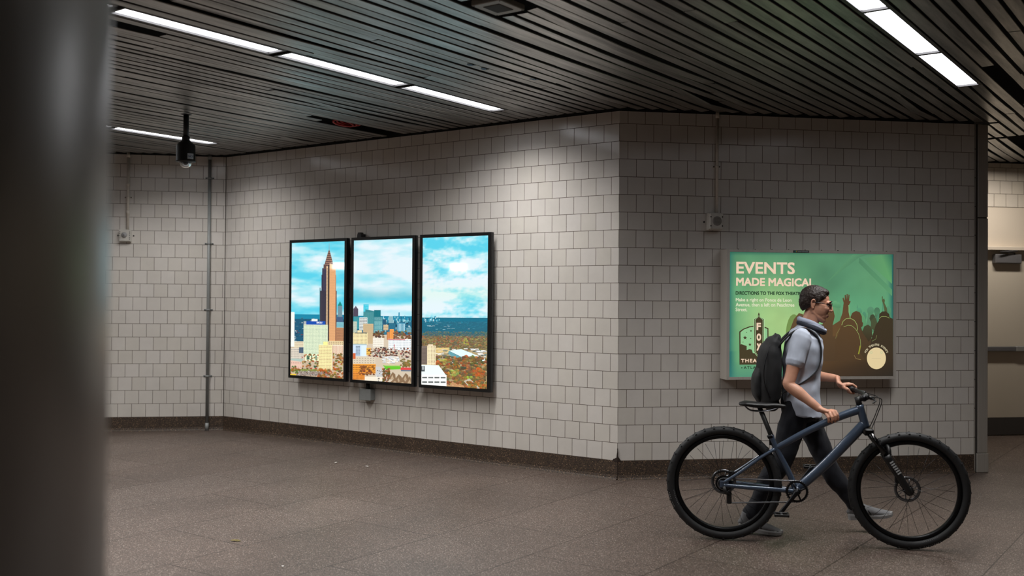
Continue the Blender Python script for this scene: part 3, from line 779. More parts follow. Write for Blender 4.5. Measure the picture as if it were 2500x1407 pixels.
        # white slab left, low buildings
        R(48, 950, 92, 1365, (236, 240, 232)); A.up()
        bld(92, 1300, 205, 1385, (226, 216, 186), (170, 140, 110), 10, 4); bld(48, 1380, 210, 1520, (216, 206, 190), (110, 104, 100), 9, 6, .5, .4); bld(150, 1370, 215, 1440, (80, 100, 120), (40, 60, 80), 5, 4)
        bld(588, 1130, 674, 1300, (196, 140, 96), (84, 60, 66), 8, 12, .6, .55, 0, (226, 160, 80))
        # tall white office with the blue top
        R(205, 1058, 236, 1450, (170, 176, 176)); R(237, 1056, 462, 1104, (16, 74, 168)); R(300, 1030, 370, 1058, (230, 234, 230)); A.up()
        bld(205, 1098, 491, 1452, (226, 236, 206), (112, 146, 116), 20, 24, .5, .5); bld(222, 1450, 385, 1532, (230, 234, 196), (90, 124, 104), 3, 1, .3, .7)
        vs, fs = text_mesh('EMORY', w=.088, h=.019, bold=.012)
        p = A.conv(360, 1084); A.mesh([(a+p[0], b+p[1]) for a, b in vs], fs, (250, 250, 250)); A.up()
        bld(500, 1290, 672, 1340, (226, 206, 160), (160, 130, 100), 8, 2); bld(545, 1335, 672, 1462, (236, 224, 200), (196, 120, 90), 9, 1, .35, .9)
        trees(190, 1450, 390, 1640, 60, FALL+[(40, 90, 60)], 8, 15); trees(545, 1440, 676, 1640, 60, FALL+[(180, 170, 60)], 8, 18)
        R(440, 1300, 492, 1345, (246, 236, 150)); bld(386, 1338, 552, 1632, (248, 236, 176), (150, 110, 60), 12, 16, .5, .5); R(540, 1345, 552, 1632, (214, 190, 160)); A.up()
        bld(48, 1525, 185, 1640, (226, 190, 170), (190, 140, 130), 6, 2, .4, .3); A.poly([(48, 1528), (185, 1545), (205, 1512), (60, 1505)], (170, 190, 180)); A.up()
        R(48, 1632, 500, 1660, (126, 140, 60)); R(110, 1650, 520, 1712, (150, 136, 126)); A.up()
        clutter(110, 1640, 520, 1715, 80, [(60, 56, 60), (220, 216, 210), (120, 60, 50), (190, 184, 180)], (6, 12), (4, 6)); A.up()
        R(48, 1690, 120, 1706, (226, 190, 60)); trees(48, 1600, 160, 1690, 26, [(60, 110, 50), (90, 120, 50), (150, 90, 40)]); trees(380, 1620, 676, 1745, 90, FALL, 8, 20)
    elif i == 1:
        R(x0-6, 1040, x1+6, 1230, (22, 100, 128)); A.up()
        clutter(1150, 985, 1492, 1080, 70, [(40, 140, 170), (110, 186, 200), (20, 100, 130), (180, 220, 226)], (5, 14), (12, 40))
        clutter(1150, 1060, 1492, 1240, 90, [(24, 84, 110), (60, 130, 150), (170, 200, 206), (16, 60, 84)], (8, 26), (8, 26))
        R(x0-6, 1215, x1+6, 1800, (206, 190, 168)); A.up()
        bld(797, 905, 856, 1010, (84, 74, 92), (50, 46, 62), 5, 9); A.poly([(800, 905), (852, 905), (826, 870)], (90, 84, 100)); A.up()
        bld(920, 852, 984, 1100, (60, 190, 214), (96, 210, 226), 6, 12, .8, .5); bld(920, 940, 1050, 1085, (52, 128, 136), (104, 170, 172), 11, 16, .4, .6); A.poly([(944, 945), (1048, 945), (1048, 930), (944, 912)], (52, 128, 136)); A.up()
        bld(1050, 920, 1130, 1010, (10, 104, 116), (22, 128, 138), 8, 8); bld(1052, 1000, 1152, 1045, (60, 130, 140), (150, 200, 200), 8, 4)
        bld(797, 998, 872, 1150, (34, 130, 144), (96, 176, 180), 8, 12, .4, .7); bld(872, 1010, 970, 1160, (226, 230, 226), (50, 60, 70), 5, 8, .8, .4)
        bld(1052, 1045, 1152, 1205, (70, 140, 150), (150, 200, 200), 9, 3, .4, .9); bld(1155, 1030, 1195, 1110, (20, 70, 100), (50, 110, 140), 4, 6); bld(1228, 990, 1276, 1080, (150, 190, 196), (60, 110, 130), 5, 7)
        bld(1228, 1075, 1308, 1175, (18, 90, 120), (60, 140, 160), 6, 8); bld(1325, 1070, 1420, 1175, (60, 140, 170), (190, 220, 226), 6, 1, .4, .9); bld(1430, 1125, 1492, 1180, (60, 130, 150), (170, 200, 206), 6, 3); R(1340, 945, 1354, 1000, (40, 140, 170)); A.up()
        bld(797, 1060, 842, 1190, (200, 210, 190), (100, 120, 120), 5, 9); bld(920, 1085, 1045, 1325, (206, 180, 140), (140, 116, 84), 12, 22, .5, .4); bld(1165, 1095, 1222, 1160, (214, 190, 150), (140, 110, 90), 6, 3)
        bld(1205, 1180, 1290, 1275, (190, 120, 74), (226, 150, 90), 3, 1, .3, .9); bld(1240, 1148, 1288, 1262, (240, 160, 80), (210, 120, 60), 3, 8)
        bld(797, 1190, 975, 1335, (244, 228, 176), (120, 96, 60), 11, 8, .45, .45, 0, (70, 80, 80)); R(850, 1165, 905, 1192, (240, 220, 170)); R(820, 1192, 968, 1200, (66, 84, 90)); A.up()
        trees(1045, 1170, 1170, 1250, 40, [(90, 64, 44), (70, 54, 40), (120, 84, 50)]); trees(1290, 1170, 1495, 1330, 130, [(120, 70, 50), (140, 90, 56), (90, 60, 46), (110, 100, 60)], 8, 15)
        bld(1040, 1250, 1170, 1370, (240, 234, 220), (196, 186, 170), 9, 5, .5, .4); bld(1225, 1265, 1492, 1400, (238, 240, 240), (150, 170, 180), 16, 6, .5, .4); R(1225, 1268, 1420, 1278, (196, 60, 60)); R(1290, 1330, 1298, 1400, (200, 60, 60)); A.up()
        bld(797, 1330, 965, 1475, (200, 220, 240), (30, 60, 84), 1, 1, .01, .01); win(830, 1350, 885, 1470, 3, 8, (24, 60, 84), .8, .5); R(900, 1345, 965, 1475, (214, 232, 248)); R(797, 1328, 965, 1340, (170, 190, 190)); A.up(); bld(962, 1375, 1018, 1460, (240, 190, 90), (150, 100, 40), 4, 3)
        clutter(1000, 1360, 1495, 1500, 120, [(190, 180, 170), (130, 60, 44), (110, 90, 80), (220, 210, 200), (70, 60, 56)]); trees(990, 1370, 1480, 1480, 90, [(120, 50, 40), (150, 70, 50), (90, 60, 50), (60, 60, 56)], 7, 14)
        bld(797, 1480, 1070, 1570, (214, 200, 176), (150, 136, 120), 8, 3, .4, .3); R(797, 1440, 830, 1510, (206, 96, 50)); clutter(1150, 1470, 1360, 1560, 60, WHT, (12, 40), (8, 18)); A.up()
        bld(797, 1568, 1078, 1680, (236, 156, 50), (120, 64, 30), 16, 4, .55, .5); bld(797, 1665, 945, 1760, (226, 140, 50), (110, 60, 30), 9, 4, .55, .4)
        A.poly([(1075, 1600), (1130, 1600), (1230, 1800), (1080, 1800)], (196, 196, 196)); A.up(); A.poly([(945, 1720), (1170, 1720), (1190, 1775), (945, 1765)], (236, 226, 206)); A.up()
        A.poly([(1165, 1580), (1370, 1575), (1375, 1625), (1200, 1635)], (96, 190, 40)); R(1180, 1574, 1380, 1590, (206, 196, 150)); A.up()
        trees(870, 1590, 1060, 1700, 60, [(130, 70, 30), (156, 90, 36), (110, 60, 30)], 8, 16); trees(1370, 1510, 1495, 1600, 50, [(110, 110, 50), (130, 104, 50), (150, 120, 60)], 9, 18)
        R(1370, 1605, 1492, 1635, (214, 66, 66)); R(1375, 1635, 1492, 1650, (90, 120, 140)); A.up()
        for (gx, gy, s) in ((1280, 1690, 60), (1350, 1720, 70), (1430, 1700, 60), (1480, 1740, 70), (1310, 1760, 60), (1400, 1775, 64)):
            A.poly([(gx-s, gy+s), (gx+s*.6, gy+s), (gx+s*.5, gy), (gx, gy-s*.5)], (132, 104, 76)); A.poly([(gx-s*.45, gy+s*.95), (gx+s*.25, gy+s*.95), (gx-s*.05, gy+s*.05)], (190, 166, 136)); A.up()
        trees(1165, 1620, 1240, 1790, 70, [(176, 90, 36), (110, 80, 40), (60, 70, 40)], 8, 16); clutter(1080, 1640, 1230, 1790, 40, [(60, 60, 66), (230, 230, 230), (150, 60, 50)], (6, 12), (5, 8))
    else:
        R(x0-6, 1005, x1+6, 1220, (14, 96, 120)); R(x0-6, 1010, x1+6, 1050, (24, 128, 156)); R(x0-6, 1190, x1+6, 1400, (104, 92, 62)); A.up()
        for k in range(500):
            y = r.uniform(1040, 1225); x = r.uniform(x0, x1-24); t = (y-1040)/185
            A.rect(x, y, x+r.uniform(8, 24), y+r.uniform(3, 7), mixc((22, 124, 150), (14, 82, 92), t+r.uniform(-.25, .25)))
        A.up(); clutter(1640, 985, 1840, 1060, 34, [(50, 150, 180), (130, 200, 214), (200, 230, 236)], (5, 13), (10, 34)); clutter(1640, 1062, 2300, 1150, 16, [(150, 204, 216), (200, 226, 230), (90, 160, 180)], (14, 50), (2, 4)); A.up()
        trees(1617, 1170, 2405, 1240, 420, [(60, 104, 110), (84, 110, 100), (96, 100, 78), (70, 96, 92)], 5, 9); trees(1617, 1225, 2405, 1400, 900, MUT+[(96, 100, 80), (170, 90, 60)], 7, 13)
        trees(2130, 1240, 2180, 1330, 16, [(190, 190, 70), (170, 180, 70)], 8, 13)
        R(x0-6, 1385, x1+6, 1900, (170, 150, 110)); A.up(); clutter(1790, 1370, 2400, 1560, 120, WHT+[(60, 130, 140), (40, 90, 100), (190, 150, 120)], (20, 70), (5, 14))
        bld(1800, 1365, 1960, 1430, (226, 200, 130), (160, 120, 80), 12, 3, .5, .4); A.poly([(1950, 1400), (2160, 1500), (2130, 1530), (1945, 1440)], (30, 110, 130)); A.poly([(1950, 1400), (2100, 1380), (2400, 1500), (2380, 1530), (2160, 1500)], (220, 240, 240)); A.up()
        for k in range(5): A.poly([(1950, 1408+k*9), (2150, 1504+k*9), (2150, 1507+k*9), (1950, 1411+k*9)], (150, 210, 214))
        A.up(); trees(1790, 1470, 2405, 1860, 700, FALL+[(110, 80, 50), (96, 90, 60), (140, 104, 64), (84, 84, 50), (120, 86, 52), (104, 78, 48), (60, 72, 44)], 12, 26)
        trees(1850, 1510, 1930, 1570, 20, [(190, 190, 90), (170, 180, 80)], 10, 16); trees(1980, 1620, 2070, 1700, 24, [(170, 196, 96), (150, 186, 80)], 12, 20); trees(2240, 1600, 2330, 1700, 30, [(214, 90, 24), (200, 80, 30)], 12, 22)
        R(2120, 1700, 2230, 1740, (150, 180, 60)); A.up()
        R(1617, 1345, 1690, 1565, (120, 106, 96)); A.up(); bld(1688, 1340, 1792, 1570, (250, 232, 190), (110, 84, 60), 5, 15, .5, .45); win(1622, 1370, 1685, 1560, 5, 13, (70, 60, 56), .6, .4); R(1700, 1325, 1760, 1345, (226, 206, 176)); A.up()
        A.poly([(1617, 1700), (1925, 1700), (1830, 1575), (1617, 1570)], (230, 240, 238)); A.up(); bld(1617, 1690, 1926, 1860, (244, 246, 242), (90, 96, 96), 4, 3, .8, .32); R(1617, 1585, 1660, 1650, (70, 80, 84)); R(1625, 1590, 1650, 1630, (180, 186, 186)); A.up()
        for (gx, gy, s) in ((2010, 1800, 60), (2090, 1820, 56)):
            A.poly([(gx-s, gy+s), (gx+s, gy+s), (gx+s*.8, gy), (gx-s*.2, gy-s*.5)], (190, 140, 96)); A.poly([(gx-s*.6, gy+s*.95), (gx+s*.3, gy+s*.95), (gx-s*.15, gy+s*.1)], (236, 206, 150)); A.up()
        A.poly([(1926, 1800), (2100, 1840), (2100, 1870), (1926, 1860)], (180, 140, 100)); A.poly([(2130, 1760), (2200, 1730), (2330, 1860), (2200, 1860)], (190, 180, 160)); A.up(); trees(2150, 1760, 2405, 1870, 80, FALL, 12, 24)

for i, (s, TL, TR, BL, BR) in enumerate(PAN):
    W, Z0, Z1, FO = .862, .678, 2.160, .12
    org = CN-uL*s-nLv*0
    g = empty('wall_screen', org, AL, label=scr_lab[i], cat='screen', group='three portrait screens side by side on the tiled wall')
    m = MB(); f0, f1 = -FO, -FO+.048
    bz = .035; 
    m.box((0, f0+.004, Z0), (W, f1, Z1), M['bezel_side'], bev=.003)
    ca = m.build('casing', g)
    m = MB()
    m.box((.0, f0, Z0), (bz, f0+.02, Z1), M['bezel'], bev=.0015); m.box((W-bz, f0, Z0), (W, f0+.02, Z1), M['bezel'], bev=.0015)
    m.box((bz-.002, f0, Z0), (W-bz+.002, f0+.02, Z0+.031), M['bezel'], bev=.0015); m.box((bz-.002, f0, Z1-.031), (W-bz+.002, f0+.02, Z1), M['bezel'], bev=.0015)
    m.build('bezel', ca)
    m = MB()
    for (xa, xb) in ((.12, .2), (W-.2, W-.12)): m.box((xa, f1, Z0+.2), (xb, 0, Z1-.2), M['black_p'])
    m.box((.2, f1, 1.1), (W-.2, -.01, 1.7), M['black_p']); m.build('wall_mount', g)
    A = Art(quadmap(TL, TR, BL, BR, SW, SH)); A.step = .00006
    paint_city(i, A, TL, TR, BL, BR)
    o = A.build('picture', M['screen'], ca); o.location = (bz, f0+.0036, Z0+.031)
# little black bracket on top, grey box underneath
g = empty('cable_bracket', CN-uL*3.0, AL, label='small black bracket standing on top of the middle screen', cat='bracket')
m = MB(); m.prism([(-.03, 2.16), (.03, 2.16), (.026, 2.19), (.016, 2.215), (-.014, 2.215), (-.026, 2.19)], -.075, -.03, M['black_p']); m.box((-.02, -.03, 2.165), (.02, 0, 2.2), M['black_p']); m.build('bracket_body', g)
g = empty('junction_box', CN-uL*2.898, AL, label='small grey electrical box on the tiles under the middle screen', cat='junction box')
m = MB(); m.box((-.075, -.07, .503), (.075, 0, .612), M['galv'], bev=.004); m.box((-.078, -.075, .5), (.078, -.068, .615), M['galv'], bev=.002); m.build('housing', g)
m = MB(); m.tube([(.008, -.04, .61), (.008, -.04, .68)], .022, M['black_p'], 14); m.build('cable_gland', g)

# ------------------------------------------------------------------ backlit poster case
PX0, PX1, PZ0, PZ1, PD = .914, 2.478, .864, 1.985, .155
g = empty('poster_case', CN+uR*PX0, AR, label='metal framed backlit green theatre poster on the tiled wall behind the cyclist', cat='light box')
PW, PH = PX1-PX0, PZ1-PZ0; bl, bt = .026, .024
m = MB(); m.box((0, -PD+.012, PZ0), (PW, 0, PZ1), M['frame_al']); m.build('case_body', g)
m = MB()
def mitre(pts): m.prism(pts, -PD, -PD+.014, M['frame_al'])
mitre([(0, PZ0), (bl, PZ0+bt), (bl, PZ1-bt), (0, PZ1)]); mitre([(PW, PZ0), (PW, PZ1), (PW-bl, PZ1-bt), (PW-bl, PZ0+bt)])
mitre([(.0008, PZ0), (PW-.0008, PZ0), (PW-bl, PZ0+bt), (bl, PZ0+bt)]); mitre([(.0008, PZ1), (bl, PZ1-bt), (PW-bl, PZ1-bt), (PW-.0008, PZ1)])
fr = m.build('frame', g, fix=True)
m = MB()
for k in range(10): MB().box((.1+k*.152, -PD-.002, PZ1-.001), (.106+k*.152, -PD+.01, PZ1+.004), M['dark_hole']).build('fixing_lug', fr)
m.box((.6, -PD-.0035, PZ1-.021), (.745, -PD+.004, PZ1-.003), M['plaque'])
m.box((.612, -PD-.0045, PZ1-.018), (.622, -PD-.003, PZ1-.006), M['teal']); m.box((.624, -PD-.0045, PZ1-.018), (.633, -PD-.003, PZ1-.006), M['yellow'])
vs, fs = text_mesh('intersection', w=.096, h=.011, bold=.01, x=.64, z=PZ1-.018); m.add([(a, -PD-.0042, b) for a, b in vs], fs, M['label'])
m.build('name_plate', fr)
aw, ah = PW-2*bl, PH-2*bt
cv = quadmap((232, 138), (1713, 165), (218, 1262), (1703, 1258), aw, ah)
A = Art(cv); A.step = .00015
def pbg(x, y):
    u, v = (x-225)/1483., (y-140)/1120.
    c = mixc((112, 174, 122), (176, 214, 140), max(0, 1-((u-.32)**2/.09+(v-.55)**2/.16)))
    c = mixc(c, (86, 142, 106), .95*math.exp(-((u-.62)**2/.05+(v-.22)**2/.06)))
    c = mixc(c, (84, 140, 106), .7*max(0, (.28-v)/.28))
    c = mixc(c, (92, 164, 122), .6*max(0, min(1, (u-.5)*5))*math.exp(-((v-.42)/.16)**2))
    e = fbm(u*6, v*5, 4, 2.)*.9; c = tuple(q*(1+e*.13) for q in c)
    return c
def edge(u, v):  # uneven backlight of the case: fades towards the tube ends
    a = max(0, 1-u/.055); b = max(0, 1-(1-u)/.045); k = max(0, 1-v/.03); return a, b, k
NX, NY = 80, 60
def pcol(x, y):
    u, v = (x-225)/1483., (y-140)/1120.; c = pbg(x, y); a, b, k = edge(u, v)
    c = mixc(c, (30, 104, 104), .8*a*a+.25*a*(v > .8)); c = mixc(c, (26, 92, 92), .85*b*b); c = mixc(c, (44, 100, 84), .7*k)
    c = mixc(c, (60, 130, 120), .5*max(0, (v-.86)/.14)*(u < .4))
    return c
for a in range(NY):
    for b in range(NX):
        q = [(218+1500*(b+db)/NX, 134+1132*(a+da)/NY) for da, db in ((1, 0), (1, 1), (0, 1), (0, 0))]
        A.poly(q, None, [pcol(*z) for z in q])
A.up()
# beams of light and darker wedge on the right half
A.poly([(1100, 415), (1340, 165), (1480, 165), (1400, 190)], None, [(92, 150, 108), (96, 154, 112), (80, 132, 98), (86, 140, 104)])
A.poly([(1400, 190), (1700, 480), (1700, 540), (1395, 240)], None, [(84, 138, 102), (92, 156, 112), (96, 160, 112), (82, 136, 100)]); A.up()
A.poly([(1600, 170), (1700, 170), (1700, 430), (1440, 200)], None, [(100, 160, 108), (50, 116, 92), (100, 168, 108), (92, 150, 108)]); A.up()
# crowd: hazy back rows, then dark silhouettes
def disc(cx, cy, rx, ry, c, n=22, c2=None): A.poly([(cx+rx*math.cos(-2*PI*k/n), cy+ry*math.sin(-2*PI*k/n)) for k in range(n)], c, [mixc(c, c2 or c, .5+.5*math.sin(-2*PI*k/n)) for k in range(n)])
HZ = (96, 160, 118)
for (x, y, rx, ry, c) in ((1190, 690, 34, 44, (116, 168, 108)), (1175, 615, 26, 34, (108, 176, 124)), (1205, 625, 22, 30, (104, 170, 122)), (1395, 675, 26, 30, (92, 164, 126)), (1440, 720, 22, 40, (84, 150, 116)), (1500, 670, 32, 36, (94, 150, 116)), (1560, 675, 28, 34, (74, 116, 88)), (1665, 670, 24, 40, (90, 150, 116)), (1590, 780, 40, 90, (80, 136, 104)), (1400, 800, 60, 110, (100, 164, 112)), (1650, 740, 30, 60, (84, 140, 106))):
    disc(x, y, rx, ry, c, c2=(84, 140, 100)); A.poly([(x-rx*1.5, 860), (x+rx*1.5, 860), (x+rx*.7, y+ry*.6), (x-rx*.7, y+ry*.6)], mixc(c, (90, 130, 90), .4)); A.up()
A.poly([(1370, 650), (1385, 650), (1378, 610)], (90, 150, 116)); A.poly([(1605, 690), (1618, 690), (1620, 600), (1608, 600)], (84, 146, 112)); A.up()
BR1, BR2, BR3 = (88, 66, 36), (72, 54, 34), (60, 48, 30)
def silh(pts, c, c2=None):
    ys = [p[1] for p in pts]; lo, hi = min(ys), max(ys)
    A.poly(pts[::-1], None, [mixc(c, c2 or c, (p[1]-lo)/(hi-lo+1)) for p in pts[::-1]])
    A.up()
# heads on the left of the walker, haloed
disc(800, 900, 75, 200, (120, 150, 80)); A.up()
silh([(745, 1262), (745, 980), (760, 850), (800, 745), (845, 690), (880, 700), (900, 740), (905, 800), (925, 850), (930, 1262)], (104, 80, 50), BR2)
silh([(820, 1262), (840, 900), (900, 830), (1000, 800), (1060, 790), (1065, 690), (1090, 650), (1130, 645), (1160, 670), (1170, 720), (1160, 760), (1150, 800), (1230, 830), (1230, 1262)], (100, 74, 46), BR2)
# raised arm with open hand
silh([(1150, 800), (1215, 760), (1240, 690), (1252, 600), (1242, 560), (1250, 550), (1262, 580), (1262, 530), (1272, 528), (1277, 570), (1280, 520), (1290, 520), (1291, 568), (1298, 524), (1307, 530), (1302, 585), (1312, 580), (1316, 590), (1298, 625), (1296, 680), (1310, 740), (1300, 820), (1200, 900), (1150, 900)], (96, 70, 44), (104, 76, 44))
# big head in the middle, then headphones girl in front
silh([(1290, 860), (1312, 800), (1312, 730), (1330, 690), (1365, 672), (1400, 685), (1418, 720), (1420, 770), (1430, 780), (1424, 810), (1412, 820), (1420, 850), (1480, 890), (1540, 960), (1540, 1262), (1290, 1262)], (92, 68, 42), BR3)
silh([(1420, 860), (1440, 810), (1475, 795), (1510, 820), (1515, 900), (1480, 950)], (72, 74, 48), BR3)
silh([(1488, 740), (1500, 708), (1525, 702), (1540, 725), (1536, 760), (1500, 770)], (64, 74, 50)); silh([(1500, 830), (1502, 760), (1525, 732), (1550, 740), (1562, 790), (1560, 860)], (74, 82, 54))
silh([(1604, 545), (1612, 540), (1612, 570), (1625, 560), (1632, 580), (1628, 600), (1650, 650), (1655, 690), (1630, 690), (1618, 620), (1605, 580)], (84, 92, 58))
silh([(1575, 760), (1580, 700), (1605, 678), (1640, 676), (1670, 700), (1676, 730), (1706, 745), (1706, 1262), (1480, 1262), (1500, 940), (1545, 800)], (62, 52, 32), (56, 42, 28))
silh([(1150, 1262), (1180, 940), (1210, 850), (1230, 800), (1240, 765), (1270, 740), (1310, 738), (1350, 760), (1375, 800), (1372, 850), (1395, 900), (1405, 980), (1400, 1050), (1450, 1120), (1480, 1262)], (92, 68, 40), (74, 54, 34))
def line(pts, w, c):
    for p, q in zip(pts, pts[1:]):
        d = Vector((q[0]-p[0], q[1]-p[1])); d.normalize(); nx_, ny_ = -d.y*w/2, d.x*w/2
        A.poly([(p[0]+nx_, p[1]+ny_), (q[0]+nx_, q[1]+ny_), (q[0]-nx_, q[1]-ny_), (p[0]-nx_, p[1]-ny_)], c)
GL = (150, 168, 96)
line([(1232, 800), (1245, 765), (1275, 740), (1312, 738), (1350, 758), (1372, 795), (1378, 835), (1370, 850)], 6, GL)
line([(1250, 815), (1290, 800), (1325, 805), (1360, 835), (1388, 880), (1402, 930), (1405, 985)], 4, GL); line([(1402, 985), (1395, 1020), (1385, 1060)], 12, (150, 150, 50)); line([(1176, 920), (1190, 870), (1215, 830)], 3, (130, 130, 76))
line([(1345, 1070), (1362, 1100), (1400, 1108), (1440, 1130)], 4, (150, 130, 80)); line([(1575, 745), (1600, 722), (1640, 722), (1672, 738)], 4, GL); line([(1510, 945), (1545, 925), (1555, 890)], 4, (120, 130, 80)); line([(880, 690), (905, 740), (905, 800)], 4, GL); line([(1298, 620), (1302, 690), (1312, 740)], 6, (140, 190, 120)); A.up()
# lower dark foreground
A.poly([(930, 1262), (1704, 1262), (1706, 1100), (930, 1130)], None, [(74, 52, 32), (40, 34, 26), (56, 44, 28), (92, 66, 38)]); A.up()
A.poly([(1660, 1262), (1706, 1262), (1710, 150), (1690, 150)], None, [(30, 40, 34), (14, 30, 32), (10, 60, 70), (50, 120, 100)]) if False else None
# lettering
PINK = (244, 214, 186); DKG = (44, 70, 48)
def ptext(s, x, y, x1, h, c, bold=.0, rot=0., space=1.):
    a = cv(x, y); b = cv(x1, y); hh = h/1124*ah
    k = bold*hh*.9; vs, fs = text_mesh(s, w=b[0]-a[0]-2*k, h=hh-2*k, space=space); n0 = len(vs); v0, f0 = list(vs), list(fs); vs = []; fs = []
    # heavier strokes: the same outlines laid side by side
    for (dx, dz) in (((0, 0), (2*k, 0), (0, 2*k), (2*k, 2*k), (k, k), (k, 0), (0, k), (2*k, k), (k, 2*k)) if bold else ((0, 0),)):
        o_ = len(vs); vs += [(q[0]+dx, q[1]+dz) for q in v0]; fs += [tuple(i+o_ for i in f) for f in f0]
    if rot:
        vs = [(q[0]*math.cos(rot)-q[1]*math.sin(rot), q[0]*math.sin(rot)+q[1]*math.cos(rot)) for q in vs]
    A.mesh([(q[0]+a[0], q[1]+a[1]) for q in vs], fs, c)
ptext('EVENTS', 288, 334, 810, 108, PINK, .035); ptext('MADE MAGICAL', 286, 444, 985, 74, PINK, .045)
ptext('DIRECTIONS TO THE FOX THEATRE:', 281, 524, 885, 32, DKG, .05)
ptext('Make a right on Ponce de Leon', 282, 592, 778, 38, (232, 232, 200), .02); ptext('Avenue, then a left on Peachtree', 281, 634, 804, 38, (232, 232, 200), .02); ptext('Street.', 280, 672, 383, 32, (232, 232, 200), .02); A.up()
# theatre sign emblem
BRN = (70, 60, 36)
arch = [(310, 1150), (310, 855), (345, 830), (400, 808), (440, 802), (480, 800), (520, 806), (570, 825), (570, 1150)]
A.poly(arch[::-1] if False else [(310, 1150), (570, 1150), (570, 825), (520, 806), (440, 802), (400, 808), (345, 830), (310, 855)], BRN); A.up()
A.poly([(321, 1140), (560, 1140), (560, 832), (518, 816), (440, 812), (402, 818), (350, 838), (321, 862)], (150, 208, 150)); A.up()
A.poly([(310, 1152), (570, 1152), (570, 1050), (520, 1050), (430, 1050), (420, 1018), (400, 1012), (375, 1022), (375, 985), (330, 968), (310, 975)], BRN)
def star(cx, cy, s):
    p = [(cx+s*(1 if k % 2 == 0 else .42)*math.sin(PI*k/5), cy-s*(1 if k % 2 == 0 else .42)*math.cos(PI*k/5)) for k in range(10)]
    for k in range(10): A.poly([(cx, cy), p[k], p[(k+1) % 10]], BRN)
star(361, 910, 20); star(404, 972, 16); star(414, 849, 11)
for (x, y) in ((376, 863), (412, 918), (343, 950)): disc(x, y, 4, 4, BRN, 8)
A.up()
def marq(e, c):
    P = [(485, 705-e*.6), (492+e*.3, 725), (530+e, 745-e*.5), (530+e, 790), (526+e, 1040+e*.3), (505, 1070+e), (485, 1082+e), (465, 1070+e), (444-e, 1040+e*.3), (442-e, 790), (442-e, 745-e*.5), (478-e*.3, 725)]
    A.poly([(x, y) for x, y in P], c); A.up()
A.poly([(475, 740), (495, 740), (492, 700), (485, 683), (478, 700)], BRN)
for e, c in ((5, (186, 230, 170)), (0, BRN), (-7, (186, 230, 170)), (-11, BRN), ): marq(e, c)
for ch, y in (('F', 842), ('O', 938), ('X', 1026)): ptext(ch, 463, y, 503, 66, PINK, .06)
ptext('THEATRE', 324, 1132, 560, 32, PINK, .06, 0, 1.25); disc(330, 1180, 6, 6, DKG, 8); ptext('ATLANTA', 347, 1190, 545, 24, DKG, .05, 0, 1.35); A.up()
# round badge
disc(1549, 1098, 88, 97, (236, 214, 164), 40); A.up(); disc(1502, 1046, 12, 12, (210, 210, 160), 12); disc(1597, 1046, 12, 12, (210, 210, 160), 12); A.up(); disc(1502, 1046, 7, 7, (232, 214, 166), 10); disc(1597, 1046, 7, 7, (232, 214, 166), 10)
line([(1505, 1100), (1590, 1100)], 8, (224, 204, 158)); A.up()
word = 'FOX THEATRE EVENTS'
for k, ch in enumerate(word):
    if ch == ' ': continue
    a = math.radians(-63+126*k/(len(word)-1)); R_ = 104; x = 1549+math.sin(a)*R_; y = 1098-math.cos(a)*R_*1.09
    vs, fs = text_mesh(ch, h=.018, bold=.015); w2 = max(v[0] for v in vs)/2; p = cv(x, y); ca, sa = math.cos(-a), math.sin(-a)
    A.mesh([(((q[0]-w2)*ca-q[1]*sa)+p[0], ((q[0]-w2)*sa+q[1]*ca)+p[1]) for q in vs], fs, (226, 214, 176))
A.up()
po = A.build('poster_sheet', M['poster'], g); po.location = (bl, -PD+.0095, PZ0+bt)

# ------------------------------------------------------------------ foreground steel pillar
PC = Vector((-1.036, 1.235, 0))
g = empty('steel_pillar', PC, 0, label='brushed steel clad round pillar filling the left edge, close to the camera', cat='pillar')
m = MB(); m.lathe([(.5, 0), (.5, 3.3)], (0, 0, 0), (0, 0, 1), M['steel'], 160); m.build('cladding', g)
m = MB(); m.lathe([(.506, 0), (.506, .12), (.5, .125)], (0, 0, 0), (0, 0, 1), M['steel_trim'], 96); m.build('base_ring', g)

# small litter on the floor
def litter(name, x, y, s, mat, lab, cat, seed, ry=.5, leaf=False):
    r = random.Random(seed); m = MB(); n = 11; top = []; 
    for k in range(n):
        a = 2*PI*k/n; q = s*(1+r.uniform(-.35, .3)); top.append((q*math.cos(a), q*ry*math.sin(a), .003+s*r.uniform(0, .22)))
    vs = [(0, 0, .004+s*.25)]+top+[(p[0], p[1], p[2]-.0012) for p in top]+[(0, 0, .003+s*.2)]
    fs = [(0, 1+k, 1+(k+1) % n) for k in range(n)]+[(2*n+1, n+1+(k+1) % n, n+1+k) for k in range(n)]+[(1+k, n+1+k, n+1+(k+1) % n, 1+(k+1) % n) for k in range(n)]
    m.add(vs, fs, mat)
    o = m.build(name); place(o, (x, y, 0), r.uniform(0, 3)); tag(o, lab, cat); return o
litter('dry_leaf', -1.731, 6.325, .033, M['leaf'], 'curled dry yellowish leaf lying on the floor in front of the pillar', 'leaf', 1)
litter('paper_scrap', -1.630, 9.351, .022, M['paper'], 'tiny white paper scrap near the foot of the screen wall, the farther left one', 'paper', 2)
litter('paper_scrap', -1.316, 9.159, .024, M['paper'], 'tiny white paper scrap near the screen wall, the farther right one', 'paper', 3)
litter('paper_scrap', -1.299, 5.737, .014, M['paper'], 'tiny pale scrap nearest the bottom edge, in front of the leaf', 'paper', 4)

exec_bike = True
